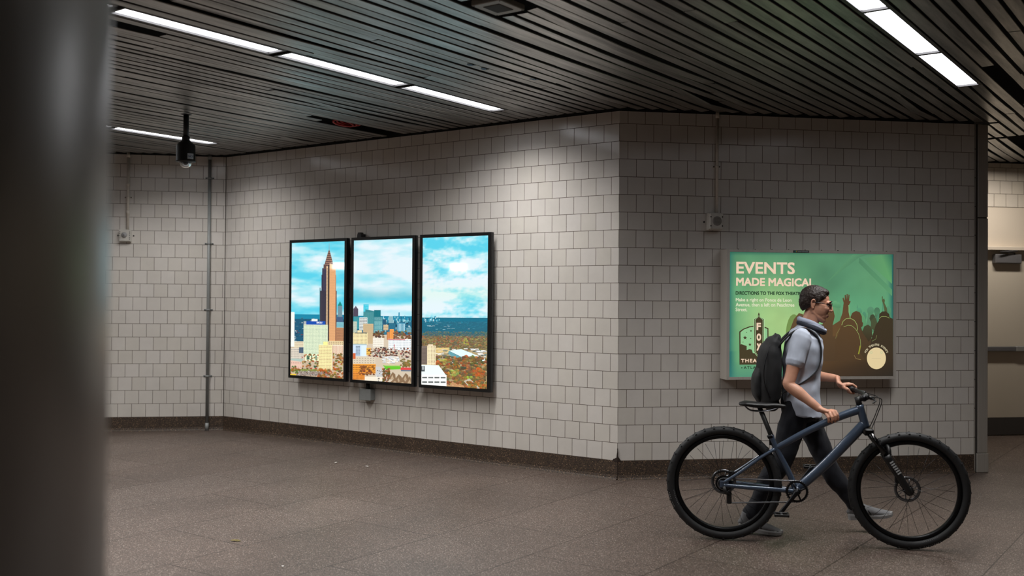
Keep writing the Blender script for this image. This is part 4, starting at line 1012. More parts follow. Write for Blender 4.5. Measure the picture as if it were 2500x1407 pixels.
# ------------------------------------------------------------------ bicycle  (x forward, y to the far side, z up)
BO = Vector((1.3736, 6.4645, 0)); BA = math.radians(-11.295)
bd = Vector((math.cos(BA), math.sin(BA), 0)); bn = Vector((-bd.y, bd.x, 0))
bike = empty('bicycle', BO, BA, label='blue grey mountain bicycle with black tyres being pushed past the poster', cat='bicycle')
WB = 1.127; WR_ = .366
AX0 = Vector((0, 0, WR_)); AX1 = Vector((WB, 0, WR_))
def wheel(cx, rear):
    w = MB(); w.lathe([(.286, -.013), (.300, -.015), (.311, -.015), (.311, -.011), (.305, -.009), (.305, .009), (.311, .011), (.311, .015), (.300, .015), (.286, .013)], (0, 0, 0), (0, 1, 0), M['rim'], 96, closed=True)
    W_ = w.build('wheel', bike); W_.location = (cx, 0, WR_)
    t = MB(); prof = []
    for k in range(18):
        a = 2*PI*k/18; prof.append((.336+.0272*math.cos(a), .029*math.sin(a)))
    t.lathe(prof, (0, 0, 0), (0, 1, 0), M['rubber'], 112, closed=True)
    for k in range(72):
        a = 2*PI*(k+(.5 if k % 2 else 0))/72; R_ = Matrix.Rotation(a, 4, 'Y')
        for y in ((-.012, .012) if k % 2 else (-.022, 0, .022)):
            h = .3655-abs(y)*.42; t.box((-.006, y-.0045, h-.008), (.006, y+.0045, h), M['rubber'], R_)
    ty = t.build('tyre', W_)
    # worn pale maker's marks on the near sidewall, a row of narrow strokes
    l = MB(); base = math.radians(200 if rear else 285)
    base = math.radians(-170 if rear else -76)
    for k in range(9):
        a = base+k*.036; 
        for (r0, r1, da) in ((.320, .353, .016),):
            vs = []
            for (rr, aa) in ((r0, a), (r0, a+da), (r1, a+da), (r1, a)):
                yy = -(.029*math.sqrt(max(0, 1-((rr-.336)/.0272)**2))+.0012); vs.append((rr*math.cos(aa), yy, rr*math.sin(aa)))
            l.add(vs, [(0, 1, 2, 3)], M['decal'])
    l.build('sidewall_lettering', W_)['label'] = 'pale lettering strokes'
    h = MB(); hw = .055 if not rear else .07
    h.lathe([(.009, -hw), (.012, -hw+.01), (.027, -hw+.02), (.027, -hw+.024), (.014, -hw+.032), (.014, hw-.032), (.029, hw-.024), (.029, hw-.02), (.012, hw-.01), (.009, hw)], (0, 0, 0), (0, 1, 0), M['dkalloy'], 24); h.build('hub', W_)
    s = MB(); s.tube([(0, 0, .027), (0, 0, .292)], .0012, M['spoke'], 6, smooth=True); sm = s.mesh('spoke')
    for k in range(28):
        a = 2*PI*k/28; sd = 1 if k % 2 else -1; o = bpy.data.objects.new('spoke', sm); COL.objects.link(o); o.parent = W_
        p0 = Vector((.026*math.sin(a+sd*(1 if k % 4 < 2 else -1)*1.2), sd*.03, .026*math.cos(a+sd*(1 if k % 4 < 2 else -1)*1.2))); p1 = Vector((.292*math.sin(a), sd*.004, .292*math.cos(a)))
        d = (p1-p0); q = Vector((0, 0, 1)).rotation_difference(d.normalized()); o.rotation_mode = 'QUATERNION'; o.rotation_quaternion = q; o.location = p0-(q @ Vector((0, 0, .027)))
    b = MB(); b.lathe([(.062, -.001), (.080, -.001), (.080, .001), (.062, .001)], (0, .042, 0), (0, 1, 0), M['alloy'], 40, closed=True)
    for k in range(6):
        a = 2*PI*k/6; b.tube([(.018*math.cos(a), .042, .018*math.sin(a)), (.064*math.cos(a+.35), .042, .064*math.sin(a+.35))], .003, M['alloy'], 6)
    b.build('brake_disc', W_)
    if rear:
        c = MB()
        for k in range(9): c.lathe([(.012, -.0012), (.052-k*.0042, -.0012), (.052-k*.0042, .0012), (.012, .0012)], (0, -.028-k*.0036, 0), (0, 1, 0), M['dkalloy'], 36, smooth=False)
        c.build('cassette', W_)
    return W_
wheel(0, True); wheel(WB, False)
BB = Vector((.452, 0, .338)); HT = Vector((.838, 0, .872)); HB = Vector((.868, 0, .762)); SJ = Vector((.318, 0, .615)); STp = Vector((.295, 0, .68))
m = MB(); F = M['frame_b']
def tb(P, R, side=(0, 1, 0), seg=18, n=5): p, r = smooth_pts(P, R, n); m.tube(p, r, F, seg, side=side)
tb([HT+Vector((0, 0, -.01)), (.70, 0, .806), (.52, 0, .715), SJ+Vector((.0, 0, -.02))], [(.021, .026), (.021, .024), (.018, .021), (.017, .018)])
tb([HB+Vector((-.005, 0, .012)), (.80, 0, .70), (.62, 0, .50), BB], [(.024, .03), (.027, .032), (.027, .031), (.025, .028)])
tb([BB, (.40, 0, .46), SJ, STp], [(.022, .022), (.019, .019), (.0185, .0185), (.0185, .0185)])
m.tube([HT+Vector((-.004, 0, .018)), HT, HB, HB+Vector((.004, 0, -.015))], [.026, .0235, .0255, .029], F, 22)
for sy in (-1, 1):
    tb([SJ+Vector((0, sy*.012, -.02)), (.235, sy*.034, .545), (.10, sy*.055, .445), (.0, sy*.068, .378)], [.012, .011, .010, .010], seg=12)
    tb([BB+Vector((-.01, sy*.03, -.004)), (.33, sy*.036, .342), (.16, sy*.06, .352), (.0, sy*.068, .362)], [(.012, .015), (.011, .014), (.011, .014), (.010, .012)], seg=12)
    m.box((-.026, sy*.068-.004, .345), (.03, sy*.068+.004, .39), F, bev=.003)
m.lathe([(.026, -.037), (.026, .037)], BB, (0, 1, 0), F, 26)
m.tube([(.236, -.032, .543), (.236, .032, .543)], .008, F, 10)
fr = m.build('frame', bike)
l = MB()    # pale unreadable marks on the down tube and top tube
l.build
# fork
m = MB(); ca = HB+Vector((.010, 0, -.035))
m.box((-.028, -.065, -.022), (.034, .065, .022), M['black_g'], Matrix.Translation(ca), bev=.01)
dirf = (AX1-ca).normalized()
for sy in (-1, 1):
    a = ca+Vector((.012, sy*.056, -.01)); b = ca+Vector((.012, sy*.056, 0))+dirf*.19
    m.tube([a, b], .0165, M['black_g'], 18)
    e = Vector((WB-.012, sy*.058, WR_+.01)); p, r = smooth_pts([b-dirf*.02, b.lerp(e, .5), e, e+Vector((.012, 0, -.02))], [.0235, .021, .019, .012], 4); m.tube(p, r, M['black_p'], 18)
br = [ca+Vector((.012, -.056, 0))+dirf*.2, ca+Vector((.05, -.05, 0))+dirf*.13, ca+Vector((.06, 0, 0))+dirf*.10, ca+Vector((.05, .05, 0))+dirf*.13, ca+Vector((.012, .056, 0))+dirf*.2]
p, r = smooth_pts(br, [.013]*5, 5); m.tube(p, r, M['black_p'], 12)
fk = m.build('fork', bike)
l = MB(); a = ca+Vector((.012, -.056-.0238, 0))+dirf*.2
nrm = Vector((0, -1, 0)); sd = dirf.cross(nrm).normalized()
for k in range(6):
    c = a+dirf*(.012+.016*k); l.add([c-sd*.012, c+sd*.012, c+sd*.012+dirf*.009, c-sd*.012+dirf*.009], [(0, 1, 2, 3)], M['decal'])
l.build('fork_lettering', fk)['label'] = 'pale lettering blocks on the black fork leg'
# cockpit
m = MB(); axd = (HT-HB).normalized(); top = HT+axd*.07
m.tube([HT+axd*.018, top], .0185, M['black_p'], 20); m.tube([top-axd*.02, top+Vector((.05, 0, .004)), ], .017, M['black_p'], 18)
m.lathe([(.021, -.018), (.021, .018)], top+Vector((.052, 0, .004)), (0, 1, 0), M['black_p'], 20); m.build('stem', bike)
BC = top+Vector((.052, 0, .004))
bp_ = [BC+Vector((-.062, -.37, .022)), BC+Vector((-.045, -.28, .022)), BC+Vector((-.012, -.12, .014)), BC+Vector((0, -.04, 0)), BC+Vector((0, .04, 0)), BC+Vector((-.012, .12, .014)), BC+Vector((-.045, .28, .022)), BC+Vector((-.062, .37, .022))]
m = MB(); p, r = smooth_pts(bp_, [.011, .011, .012, .0155, .0155, .012, .011, .011], 5); m.tube(p, r, M['black_p'], 14); hb = m.build('handlebar', bike)
for sy in (-1, 1):
    m = MB(); a = BC+Vector((-.064, sy*.375, .022)); b = BC+Vector((-.045, sy*.265, .022)); m.tube([a, b], .0165, M['rubber'], 18)
    for k in range(9): q = a.lerp(b, .1+k*.1); m.tube([q, q+(b-a)*.03], .0178, M['rubber'], 18)
    m.tube([a-(b-a)*.05, a], .018, M['dkalloy'], 18); m.build('grip', hb)
    m = MB(); c = BC+Vector((-.03, sy*.235, .018)); m.tube([c+Vector((0, -.018, 0)), c+Vector((0, .018, 0))], .016, M['black_p'], 14)
    m.tube([c, c+Vector((.035, -sy*.01, -.008)), c+Vector((.05, -sy*.06, -.008))], [.009, .011, .009], M['black_p'], 12)
    m.tube([c+Vector((.035, 0, -.01)), c+Vector((.045, sy*.05, -.018)), c+Vector((.02, sy*.12, -.024))], [.006, .005, .004], M['black_p'], 10); m.build('brake_lever', hb)
for sy in (-1, 1):
    m = MB(); c = BC+Vector((.0, sy*.18, .012)); p, r = smooth_pts([c, (HT.x+.12, sy*.05, HT.z+.06), (HT.x+.10, sy*.03, HT.z-.03), (HB.x+.03, sy*.04, HB.z-.02)], [.0028]*4, 7); m.tube(p, r, M['black_p'], 7); m.build('brake_hose', hb)
# saddle and post
m = MB(); m.tube([STp+Vector((.005, 0, -.06)), STp, STp+Vector((-.075, 0, .185))], .0152, M['black_p'], 16); m.lathe([(.021, 0), (.021, .02)], STp+Vector((0, 0, -.014)), (-.37, 0, .93), M['dkalloy'], 18)
m.box((-.02, -.022, -.012), (.02, .022, .014), M['dkalloy'], Matrix.Translation(STp+Vector((-.078, 0, .19))), bev=.004); m.build('seatpost', bike)
m = MB(); zS = .882; P = [(.105, 0, zS-.004), (.14, 0, zS-.002), (.20, 0, zS-.008), (.26, 0, zS-.012), (.32, 0, zS-.010), (.375, 0, zS-.014)]
p, r = smooth_pts(P, [(.055, .012), (.068, .018), (.055, .02), (.034, .018), (.022, .016), (.014, .012)], 5); m.tube(p, r, M['black_p'], 22, side=(0, 1, 0), round_=True)
sa = m.build('saddle', bike)
m = MB()
for sy in (-1, 1): p, r = smooth_pts([(.13, sy*.025, zS-.016), (.17, sy*.022, zS-.045), (.26, sy*.022, zS-.045), (.345, sy*.008, zS-.022)], [.0035]*4, 6); m.tube(p, r, M['alloy'], 8)
m.build('saddle_rails', sa)
# drivetrain
m = MB(); m.lathe([(.055, -.0015), (.067, -.0015), (.067, .0015), (.055, .0015)], BB+Vector((0, -.048, 0)), (0, 1, 0), M['dkalloy'], 48, smooth=False, closed=True)
for k in range(32):
    a = 2*PI*k/32; m.box((-.0025, -.0015, .066), (.0025, .0015, .0715), M['dkalloy'], Matrix.Translation(BB+Vector((0, -.048, 0))) @ Matrix.Rotation(a, 4, 'Y'))
for k in range(4):
    a = 2*PI*k/4+.4; m.tube([BB+Vector((0, -.048, 0)), BB+Vector((.058*math.cos(a), -.048, .058*math.sin(a)))], .006, M['dkalloy'], 8)
m.lathe([(.02, -.06), (.02, .06)], BB, (0, 1, 0), M['dkalloy'], 20)
cd = Vector((-.098, 0, -.130)); cd = cd.normalized()*.165
for sy, s_ in ((-1, 1), (1, -1)):
    a = BB+Vector((0, sy*.064, 0)); b = a+cd*s_+Vector((0, sy*.012, 0)); p, r = smooth_pts([a, a.lerp(b, .5), b], [(.016, .010), (.012, .008), (.014, .009)], 4); m.tube(p, r, M['dkalloy'], 12, side=(1, 0, 0), round_=True)
cs = m.build('crankset', bike)
for sy, s_ in ((-1, 1), (1, -1)):
    m = MB(); c = BB+cd*s_+Vector((0, sy*.078, 0)); m.tube([c, c+Vector((0, sy*.095, 0))], .007, M['alloy'], 10)
    y0, y1 = sorted((c.y+sy*.012, c.y+sy*.098)); m.box((c.x-.045, y0, c.z-.009), (c.x-.033, y1, c.z+.009), M['black_p'], bev=.003); m.box((c.x+.033, y0, c.z-.009), (c.x+.045, y1, c.z+.009), M['black_p'], bev=.003)
    for yy in (y0, y1-.01): m.box((c.x-.045, yy, c.z-.008), (c.x+.045, yy+.01, c.z+.008), M['black_p'], bev=.002)
    m.build('pedal', cs)
# chain
m = MB(); yc = -.046
pts = []
C1 = BB; r1 = .066; C2 = AX0; r2 = .036; gy = Vector((.03, 0, WR_-.105)); 
for k in range(13): a = math.radians(92-k*15); pts.append((C1.x+r1*math.cos(a), yc, C1.z+r1*math.sin(a)))
pts += [(.04+.02, yc, WR_-.118), (.035, yc, WR_-.118), (.024, yc, WR_-.10), (.036, yc, WR_-.075), (.042, yc, WR_-.055)]
for k in range(10): a = math.radians(-30-k*26); pts.append((C2.x+r2*math.cos(a), yc, C2.z+r2*math.sin(a)))
m.tube(pts, [(.0028, .0045)]*len(pts), M['alloy'], 8, side=(0, 1, 0), closed=True); m.build('chain', bike)
m = MB(); m.tube([(.0, -.075, WR_-.01), (.012, -.078, WR_-.05), (.035, -.06, WR_-.06)], [.010, .013, .010], M['black_p'], 12); m.box((.018, -.056, WR_-.125), (.05, -.038, WR_-.05), M['black_p'], bev=.006)
for z in (-.06, -.108): m.lathe([(.014, -.004), (.014, .004)], (.034, -.046, WR_+z), (0, 1, 0), M['dkalloy'], 16)
m.build('rear_derailleur', bike)
for (x, z) in ((.05, .41), (WB-.055, .43)): m = MB(); m.box((x-.02, .032, z-.028), (x+.02, .058, z+.028), M['black_p'], bev=.006); m.build('brake_caliper', bike)

# ------------------------------------------------------------------ the walking person, built in the bicycle's frame
PO = Vector((.49, .34, 0)); pw = BO+bd*PO.x+bn*PO.y
man = empty('person', pw, BA, label='walking person in a light grey t-shirt, dark trousers and glasses, pushing a bicycle', cat='person')
def toman(b):   # shift builder coordinates into the person's frame
    b.v = [(x-PO.x, y-PO.y, z-PO.z) for x, y, z in b.v]; return b
def organic(b, name, parent, voxel, sm=2, disp=None, factor=.5):
    toman(b); ob = b.build(name)
    md = ob.modifiers.new('r', 'REMESH'); md.mode = 'VOXEL'; md.voxel_size = voxel; md.use_smooth_shade = True
    if sm: ms = ob.modifiers.new('s', 'SMOOTH'); ms.factor = factor; ms.iterations = sm
    dg = bpy.context.evaluated_depsgraph_get(); dg.update()
    me = bpy.data.meshes.new_from_object(ob.evaluated_get(dg)); old = ob.data; mats = list(old.materials)
    ob.modifiers.clear(); ob.data = me
    if not me.materials:
        for q in mats: me.materials.append(q)
    if disp:
        nn = [v.normal.copy() for v in me.vertices]
        for v, q in zip(me.vertices, nn): v.co += q*disp(v.co+PO)
        me.update()
    for p in me.polygons: p.use_smooth = True; 
    ob.parent = parent; return ob
SK = M['skin']
def limb(b, P, R, mat, n=5, side=None, seg=20): p, r = smooth_pts(P, R, n); b.tube(p, r, mat, seg, side=side, round_=True)
YC = .33
hipN, hipF = (.485, .245, .885), (.50, .425, .885)
kneeN, kneeF = (.372, .225, .478), (.668, .435, .485)
ankN, ankF = (.168, .205, .108), (.868, .44, .165)
shN, shF = (.490, .150, 1.300), (.555, .515, 1.305)
elN, elF = (.408, .085, 1.000), (.555, .575, 1.035)
wrN, wrF = (.590, .028, .858), (.745, .415, 1.022)
# head frame
hc = Vector((.600, YC, 1.522)); pt = math.radians(11); hf = Vector((math.cos(pt), 0, -math.sin(pt))); hu = Vector((math.sin(pt), 0, math.cos(pt))); hl = Vector((0, 1, 0))
HM = Matrix((hf, hl, hu)).transposed()
def hp(x, y, z): return hc+hf*x+hl*y+hu*z
b = MB()
b.ell(hp(-.012, 0, .030), (.093, .072, .083), SK, HM); b.ell(hp(.015, 0, -.02), (.077, .066, .088), SK, HM); b.ell(hp(.04, 0, -.065), (.045, .046, .045), SK, HM)
b.ell(hp(.062, 0, -.098), (.022, .026, .018), SK, HM)                                    # chin
for sy in (-1, 1):
    b.tube([hp(.062, sy*.018, -.098), hp(.03, sy*.040, -.083), hp(-.016, sy*.051, -.056), hp(-.022, sy*.055, -.02)], [.013, .013, .013, .012], SK, 12, round_=True)   # jaw line
    b.ell(hp(.062, sy*.038, -.018), (.024, .020, .018), SK, HM)                             # cheek bone
    b.tube([hp(.083, sy*.008, .024), hp(.084, sy*.028, .028), hp(.070, sy*.05, .022)], [.009, .010, .008], SK, 10, round_=True)    # brow
    # ear
    ea = [hp(-.012, sy*.070, .006), hp(-.022, sy*.081, .024), hp(-.036, sy*.082, .018), hp(-.036, sy*.079, -.006), hp(-.026, sy*.073, -.030), hp(-.014, sy*.070, -.026)]
    p, r = smooth_pts(ea, [.005]*6, 4); b.tube(p, r, SK, 8, round_=True); b.ell(hp(-.022, sy*.072, -.002), (.014, .006, .024), SK, HM)
b.tube([hp(.090, 0, .018), hp(.102, 0, -.006), hp(.1085, 0, -.024), hp(.103, 0, -.031)], [.0075, .0085, .0098, .0075], SK, 14, round_=True)    # nose
for sy in (-1, 1): b.ell(hp(.096, sy*.0115, -.029), (.010, .0065, .0065), SK, HM)
b.tube([hp(.080, -.022, -.062), hp(.089, 0, -.058), hp(.080, .022, -.062)], [.006, .0072, .006], SK, 10, round_=True); b.tube([hp(.079, -.018, -.071), hp(.087, 0, -.072), hp(.079, .018, -.071)], [.006, .0075, .006], SK, 10, round_=True)
# neck, trunk, pelvis
limb(b, [(.533, YC, 1.30), (.552, YC, 1.375), (.583, YC, 1.46)], [(.066, .062), (.056, .056), (.056, .058)], SK, side=(1, 0, 0))
def secs(b, S, mat, side=(0, 1, 0), seg=36, n=5):
    p, r = smooth_pts([(x, y, z) for x, y, z, a, w in S], [(w, a) for x, y, z, a, w in S], n); b.tube(p, r, mat, seg, side=side, round_=False)
secs(b, [(.505, YC+.005, .82, .09, .14), (.495, YC, .93, .092, .135), (.50, YC, 1.05, .10, .14), (.512, YC, 1.18, .112, .16), (.53, YC, 1.28, .10, .17), (.545, YC, 1.335, .065, .10)], SK)
for s_, e_ in ((shN, 0), (shF, 0)): b.ell(s_, (.055, .052, .055), SK)
b.tube([shN, (.545, YC, 1.345), shF], [.045, .045, .045], SK, 18, round_=True)
# arms
ARM = [.047, .046, .038, .036, .039, .030, .0245]
def arm(b, sh, el, wr):
    sh, el, wr = Vector(sh), Vector(el), Vector(wr)
    limb(b, [sh, sh.lerp(el, .45), sh.lerp(el, .85), el, el.lerp(wr, .3), el.lerp(wr, .7), wr], ARM, SK)
arm(b, shN, elN, wrN); arm(b, shF, elF, wrF)
# legs (under the trousers)
def leg(b, h, k, a):
    h, k, a = Vector(h), Vector(k), Vector(a); limb(b, [h, h.lerp(k, .5), k, k.lerp(a, .35)+(Vector((-.018, 0, 0))), k.lerp(a, .8), a], [.078, .066, .05, .052, .034, .036], SK)
leg(b, hipN, kneeN, ankN); leg(b, hipF, kneeF, ankF)
b.tube([ankN, (.215, .200, .05), (.29, .195, .03)], [.034, .034, .026], SK, 14, round_=True); b.tube([ankF, (.925, .44, .125), (.995, .44, .125)], [.034, .034, .026], SK, 14, round_=True)
def finger(b, P, r0, r1): n = len(P); b.tube(P, [r0+(r1-r0)*k/(n-1) for k in range(n)], SK, 12, round_=True)
# near hand: palm on the top tube, fingers draped over its near side, thumb on the far side
w = Vector(wrN); kx = [.628, .648, .668, .686]
b.tube([w, (.615, .022, .846), (.650, .006, .838)], [(.026, .019), (.036, .018), (.040, .016)], SK, 18, side=(.35, -.9, 0), round_=True)
kn = [(.632, -.022, .826), (.652, -.026, .834), (.671, -.026, .842), (.688, -.020, .848)]
ln = [.8, .95, 1., .92]
for i, k in enumerate(kn):
    k = Vector(k); s_ = ln[i]; base = Vector((.628+i*.012, .012, .842+i*.003))
    finger(b, [base, k, k+Vector((.010, -.014*s_, -.022*s_)), k+Vector((.014, -.010*s_, -.046*s_)), k+Vector((.014, .006*s_, -.060*s_))], .0096, .0072)
finger(b, [(.606, .036, .846), (.634, .044, .826), (.662, .042, .806), (.684, .036, .798)], .0115, .0088)
# far hand: wrapped round the grip
w = Vector(wrF); gA = BC+Vector((-.064, .375, .022)); gB = BC+Vector((-.045, .265, .022)); gm = gA.lerp(gB, .5)
b.tube([w, gm+Vector((-.058, .03, .018)), gm+Vector((-.026, .004, .022))], [(.027, .018), (.038, .018), (.042, .016)], SK, 18, side=(.1, -1, 0), round_=True)
for i in range(4):
    c = gA.lerp(gB, .16+i*.215); q = c+Vector((.006, 0, .030)); k = [.92, 1, 1, .88][i]
    finger(b, [c+Vector((-.026, 0, .026)), q, c+Vector((.028, -.001, .014)), c+Vector((.030, -.002, -.010*k)), c+Vector((.014, -.003, -.026*k)), c+Vector((-.002, -.003, -.028*k))], .0096, .0074)
finger(b, [gm+Vector((-.045, -.018, .010)), gB+Vector((-.030, -.004, -.002)), gB+Vector((-.012, .006, -.024)), gB+Vector((.008, .014, -.027))], .0115, .0088)
organic(b, 'body', man, .003, 3, factor=.45)
# eyes, lids, lips, brows
for sy in (-1, 1):
    e = MB(); e.ell(hp(.070, sy*.031, .006), (.0125, .0125, .0125), M['eye_w'], HM, 16, 12); e.ell(hp(.0795, sy*.032, .006), (.0040, .0058, .0058), M['eye_i'], HM, 14, 10); toman(e).build('eye', man)
e = MB(); e.tube([hp(.084, -.020, -.0655), hp(.0925, 0, -.0655), hp(.084, .020, -.0655)], [.0030, .0042, .0030], M['lip'], 10, round_=True); toman(e).build('lips', man)
e = MB()
for sy in (-1, 1): e.tube([hp(.091, sy*.014, .031), hp(.092, sy*.030, .036), hp(.078, sy*.052, .030)], [(.003, .004), (.003, .0045), (.002, .003)], M['hair'], 8, round_=True)
toman(e).build('eyebrows', man)
# hair: short dark cap, lower at the back and at the temples
hr = MB(); HR = M['hair']
hr.ell(hp(-.016, 0, .040), (.098, .079, .084), HR, HM, 28, 20)
hr.ell(hp(-.055, 0, .010), (.058, .070, .075), HR, HM); hr.ell(hp(.025, 0, .086), (.050, .056, .026), HR, HM)
for sy in (-1, 1): hr.tube([hp(.020, sy*.068, .055), hp(.004, sy*.072, .022), hp(-.004, sy*.071, -.006)], [.014, .008, .004], HR, 10, round_=True)
# keep the face clear: cut everything ahead of the hair line
toman(hr); ob = hr.build('hair', man)
md = ob.modifiers.new('r', 'REMESH'); md.mode = 'VOXEL'; md.voxel_size = .003
cut = bpy.data.objects.new('c', None)
dg = bpy.context.evaluated_depsgraph_get(); dg.update(); me = bpy.data.meshes.new_from_object(ob.evaluated_get(dg)); ob.modifiers.clear()
if not me.materials: me.materials.append(HR)
ob.data = me
for v in me.vertices:
    q = v.co+PO-hc; x, y, z = q.dot(hf), q.dot(hl), q.dot(hu)
    lim = (.068-.8*max(0, z-.09)) if z > .074 else (.068-(.074-z)*1.05)      # hair line runs back towards the ear
    if z < .074 and abs(y) < .05: lim = min(lim, .03)
    if x > lim: v.co += hf*(lim-x) ; x = lim
    lowz = -.052-.25*min(0, x+.03)
    v.co += (v.co+PO-hc).normalized()*(.0028*noise.noise((v.co)*90)+.002*noise.noise(v.co*240))
for p in me.polygons: p.use_smooth = True
me.update(); bpy.data.objects.remove(cut)
# glasses
gl = MB()
for sy in (-1, 1):
    fr_ = [hp(.099-.012*abs(math.cos(a))*(1 if math.cos(a) > 0 else 0), sy*(.033+.025*math.cos(a)), .004+.018*math.sin(a)) for a in [2*PI*k/18 for k in range(18)]]
    gl.tube(fr_, .0021, M['black_g'], 8, closed=True); gl.tube([hp(.086, sy*.058, .010), hp(.03, sy*.077, .012), hp(-.022, sy*.078, .010), hp(-.036, sy*.075, -.004)], .0024, M['black_g'], 8)
gl.tube([hp(.101, -.008, .008), hp(.103, 0, .010), hp(.101, .008, .008)], .0022, M['black_g'], 8)
g_ = toman(gl).build('glasses', man)
# neck scarf: two rolls, pale above dark, dipping at the front
def ring(b, cx, cz, rx, ry, tilt, r, mat, n=28, lump=.0):
    P = [(cx+rx*math.cos(a), YC+ry*math.sin(a), cz-tilt*math.cos(a)+lump*math.sin(3*a)) for a in [2*PI*k/n for k in range(n)]]
    b.tube(P, r, mat, 12, closed=True)
sc_ = MB(); ring(sc_, .566, 1.392, .070, .070, .030, .019, M['scarf_l'], lump=.003); ring(sc_, .572, 1.366, .080, .082, .032, .018, M['scarf_d'], lump=-.003); ring(sc_, .578, 1.380, .084, .082, .032, .009, M['scarf_l'], lump=.004)
def bend(p): return .0018*noise.noise(p*60)
ob = toman(sc_).build('neck_scarf', man); ob['label'] = 'pale and dark rolled scarf'
# t-shirt
def folds(a, f, s=0.):
    def d(p):
        return a*(noise.noise(Vector((p.x*f, p.y*f*.7, p.z*f*.55+s)))+.5*noise.noise(Vector((p.x*f*2.3, p.y*f*2, p.z*f*1.4+s))))
    return d
sh = MB(); TE = M['tee']
S = [(.510, YC+.01, .792, .128, .206), (.505, YC+.008, .86, .128, .198), (.502, YC+.004, .95, .124, .178), (.506, YC, 1.05, .124, .168), (.512, YC, 1.15, .134, .182), (.520, YC, 1.24, .130, .192), (.533, YC, 1.305, .108, .178), (.545, YC, 1.345, .078, .115), (.553, YC, 1.372, .064, .07)]
p, r = smooth_pts([(x, y, z) for x, y, z, a, w in S], [(w, a) for x, y, z, a, w in S], 5)
sh.tube(p, r, TE, 44, side=(0, 1, 0))
sh.v = [(x, y, z-(.22*(x-.51) if z < .9 else .22*(x-.51)*max(0, (1.1-z)/.2))) for x, y, z in sh.v]
for s_, e_ in ((shN, elN), (shF, elF)):
    s_, e_ = Vector(s_), Vector(e_); limb(sh, [s_+Vector((.01, .0, .0)), s_.lerp(e_, .25), s_.lerp(e_, .5)], [.066, .062, .061], TE, 4, seg=22)
    sh.tube([s_.lerp(e_, .5), s_.lerp(e_, .53)], [.062, .059], TE, 22)
organic(sh, 't_shirt', man, .005, 4, folds(.010, 9.))
# trousers
tr = MB(); TR_ = M['trouser']
secs(tr, [(.497, YC+.005, .955, .105, .155), (.497, YC+.005, .88, .118, .17), (.505, YC+.005, .80, .118, .168), (.51, YC+.005, .74, .095, .14)], TR_)
def tleg(h, k, a, hem):
    h, k, a = Vector(h), Vector(k), Vector(a)
    limb(tr, [h+Vector((0, 0, -.03)), h.lerp(k, .35), h.lerp(k, .75), k, k.lerp(a, .35)+Vector((-.012, 0, 0)), k.lerp(a, .75), k.lerp(a, hem)], [(.090, .088), (.086, .086), (.076, .076), (.068, .07), (.066, .066), (.057, .057), (.056, .056)], TR_, 5, seg=24)
tleg(hipN, kneeN, ankN, .93); tleg(hipF, kneeF, ankF, .93)
organic(tr, 'trousers', man, .005, 4, folds(.011, 11., 5.))
# shoes
def shoe(hx, y, z0, pitch, name_lab):
    T = Matrix.Translation((hx, y, z0)) @ Matrix.Rotation(pitch, 4, 'Y')
    u = MB(); S = [(.012, 0, .05, .020, .026), (.03, 0, .058, .045, .034), (.075, 0, .058, .050, .036), (.13, 0, .045, .040, .041), (.19, 0, .034, .028, .047), (.24, 0, .028, .020, .043), (.272, 0, .024, .012, .028)]
    p, r = smooth_pts([(a, q, c) for a, q, c, d, e in S], [(e, d) for a, q, c, d, e in S], 4); u.tube(p, r, M['shoe_u'], 24, side=(0, 1, 0), round_=True, T=T)
    u.tube([(.045, 0, .07), (.055, 0, .112)], [(.035, .042), (.036, .044)], M['shoe_u'], 24, side=(0, 1, 0), T=T)
    us = organic(u, 'shoe', man, .004, 2)
    s = MB(); out = [(.0, .020), (.01, .032), (.06, .036), (.12, .038), (.19, .048), (.24, .045), (.275, .028), (.287, .0)]
    pl = out+[(x, -yy) for x, yy in out[::-1][1:]]; n = len(pl); vs = []
    for (x, yy) in pl: z_t = .026 if x < .2 else .022; lift = .010*max(0, (x-.2)/.087)**2; vs.append((x, yy, 0+lift))
    for (x, yy) in pl: lift = .006*max(0, (x-.2)/.087); vs.append((x*1.002, yy*1.03, .018+.010*max(0, 1-x/.15)+lift))
    for (x, yy) in pl: lift = .006*max(0, (x-.2)/.087); vs.append((x, yy*.93, .030+.012*max(0, 1-x/.15)+lift))
    fs = [tuple(range(n))[::-1], tuple(range(2*n, 3*n))]+[(k+j*n, (k+1) % n+j*n, (k+1) % n+(j+1)*n, k+(j+1)*n) for j in (0, 1) for k in range(n)]
    s.add(vs, fs, M['shoe_s'], False, T); toman(s).build('sole', us)['label'] = 'pale rubber sole'
    l = MB()
    for k in range(5):
        x = .105+k*.02; z = .088-k*.0085; l.tube([(x, -.026, z-.010), (x+.004, 0, z+.003), (x+.006, .026, z-.010)], .0028, M['lace'], 8, T=T)
    l.tube([(.1, 0, .09), (.098, -.02, .096), (.11, -.03, .085)], .0024, M['lace'], 8, T=T); l.tube([(.1, 0, .09), (.098, .02, .096), (.11, .03, .085)], .0024, M['lace'], 8, T=T)
    toman(l).build('laces', us)
    if True:   # dark stripes on the near side
        q = MB()
        for k in range(3): q.tube([(.10+k*.022, -.041, .03), (.085+k*.022, -.040, .06)], .003, M['lace'], 6, T=T)
        toman(q).build('side_stripes', us)
shoe(.098, .200, .030, math.radians(6.0), ''); shoe(.826, .44, .078, math.radians(-6), '')

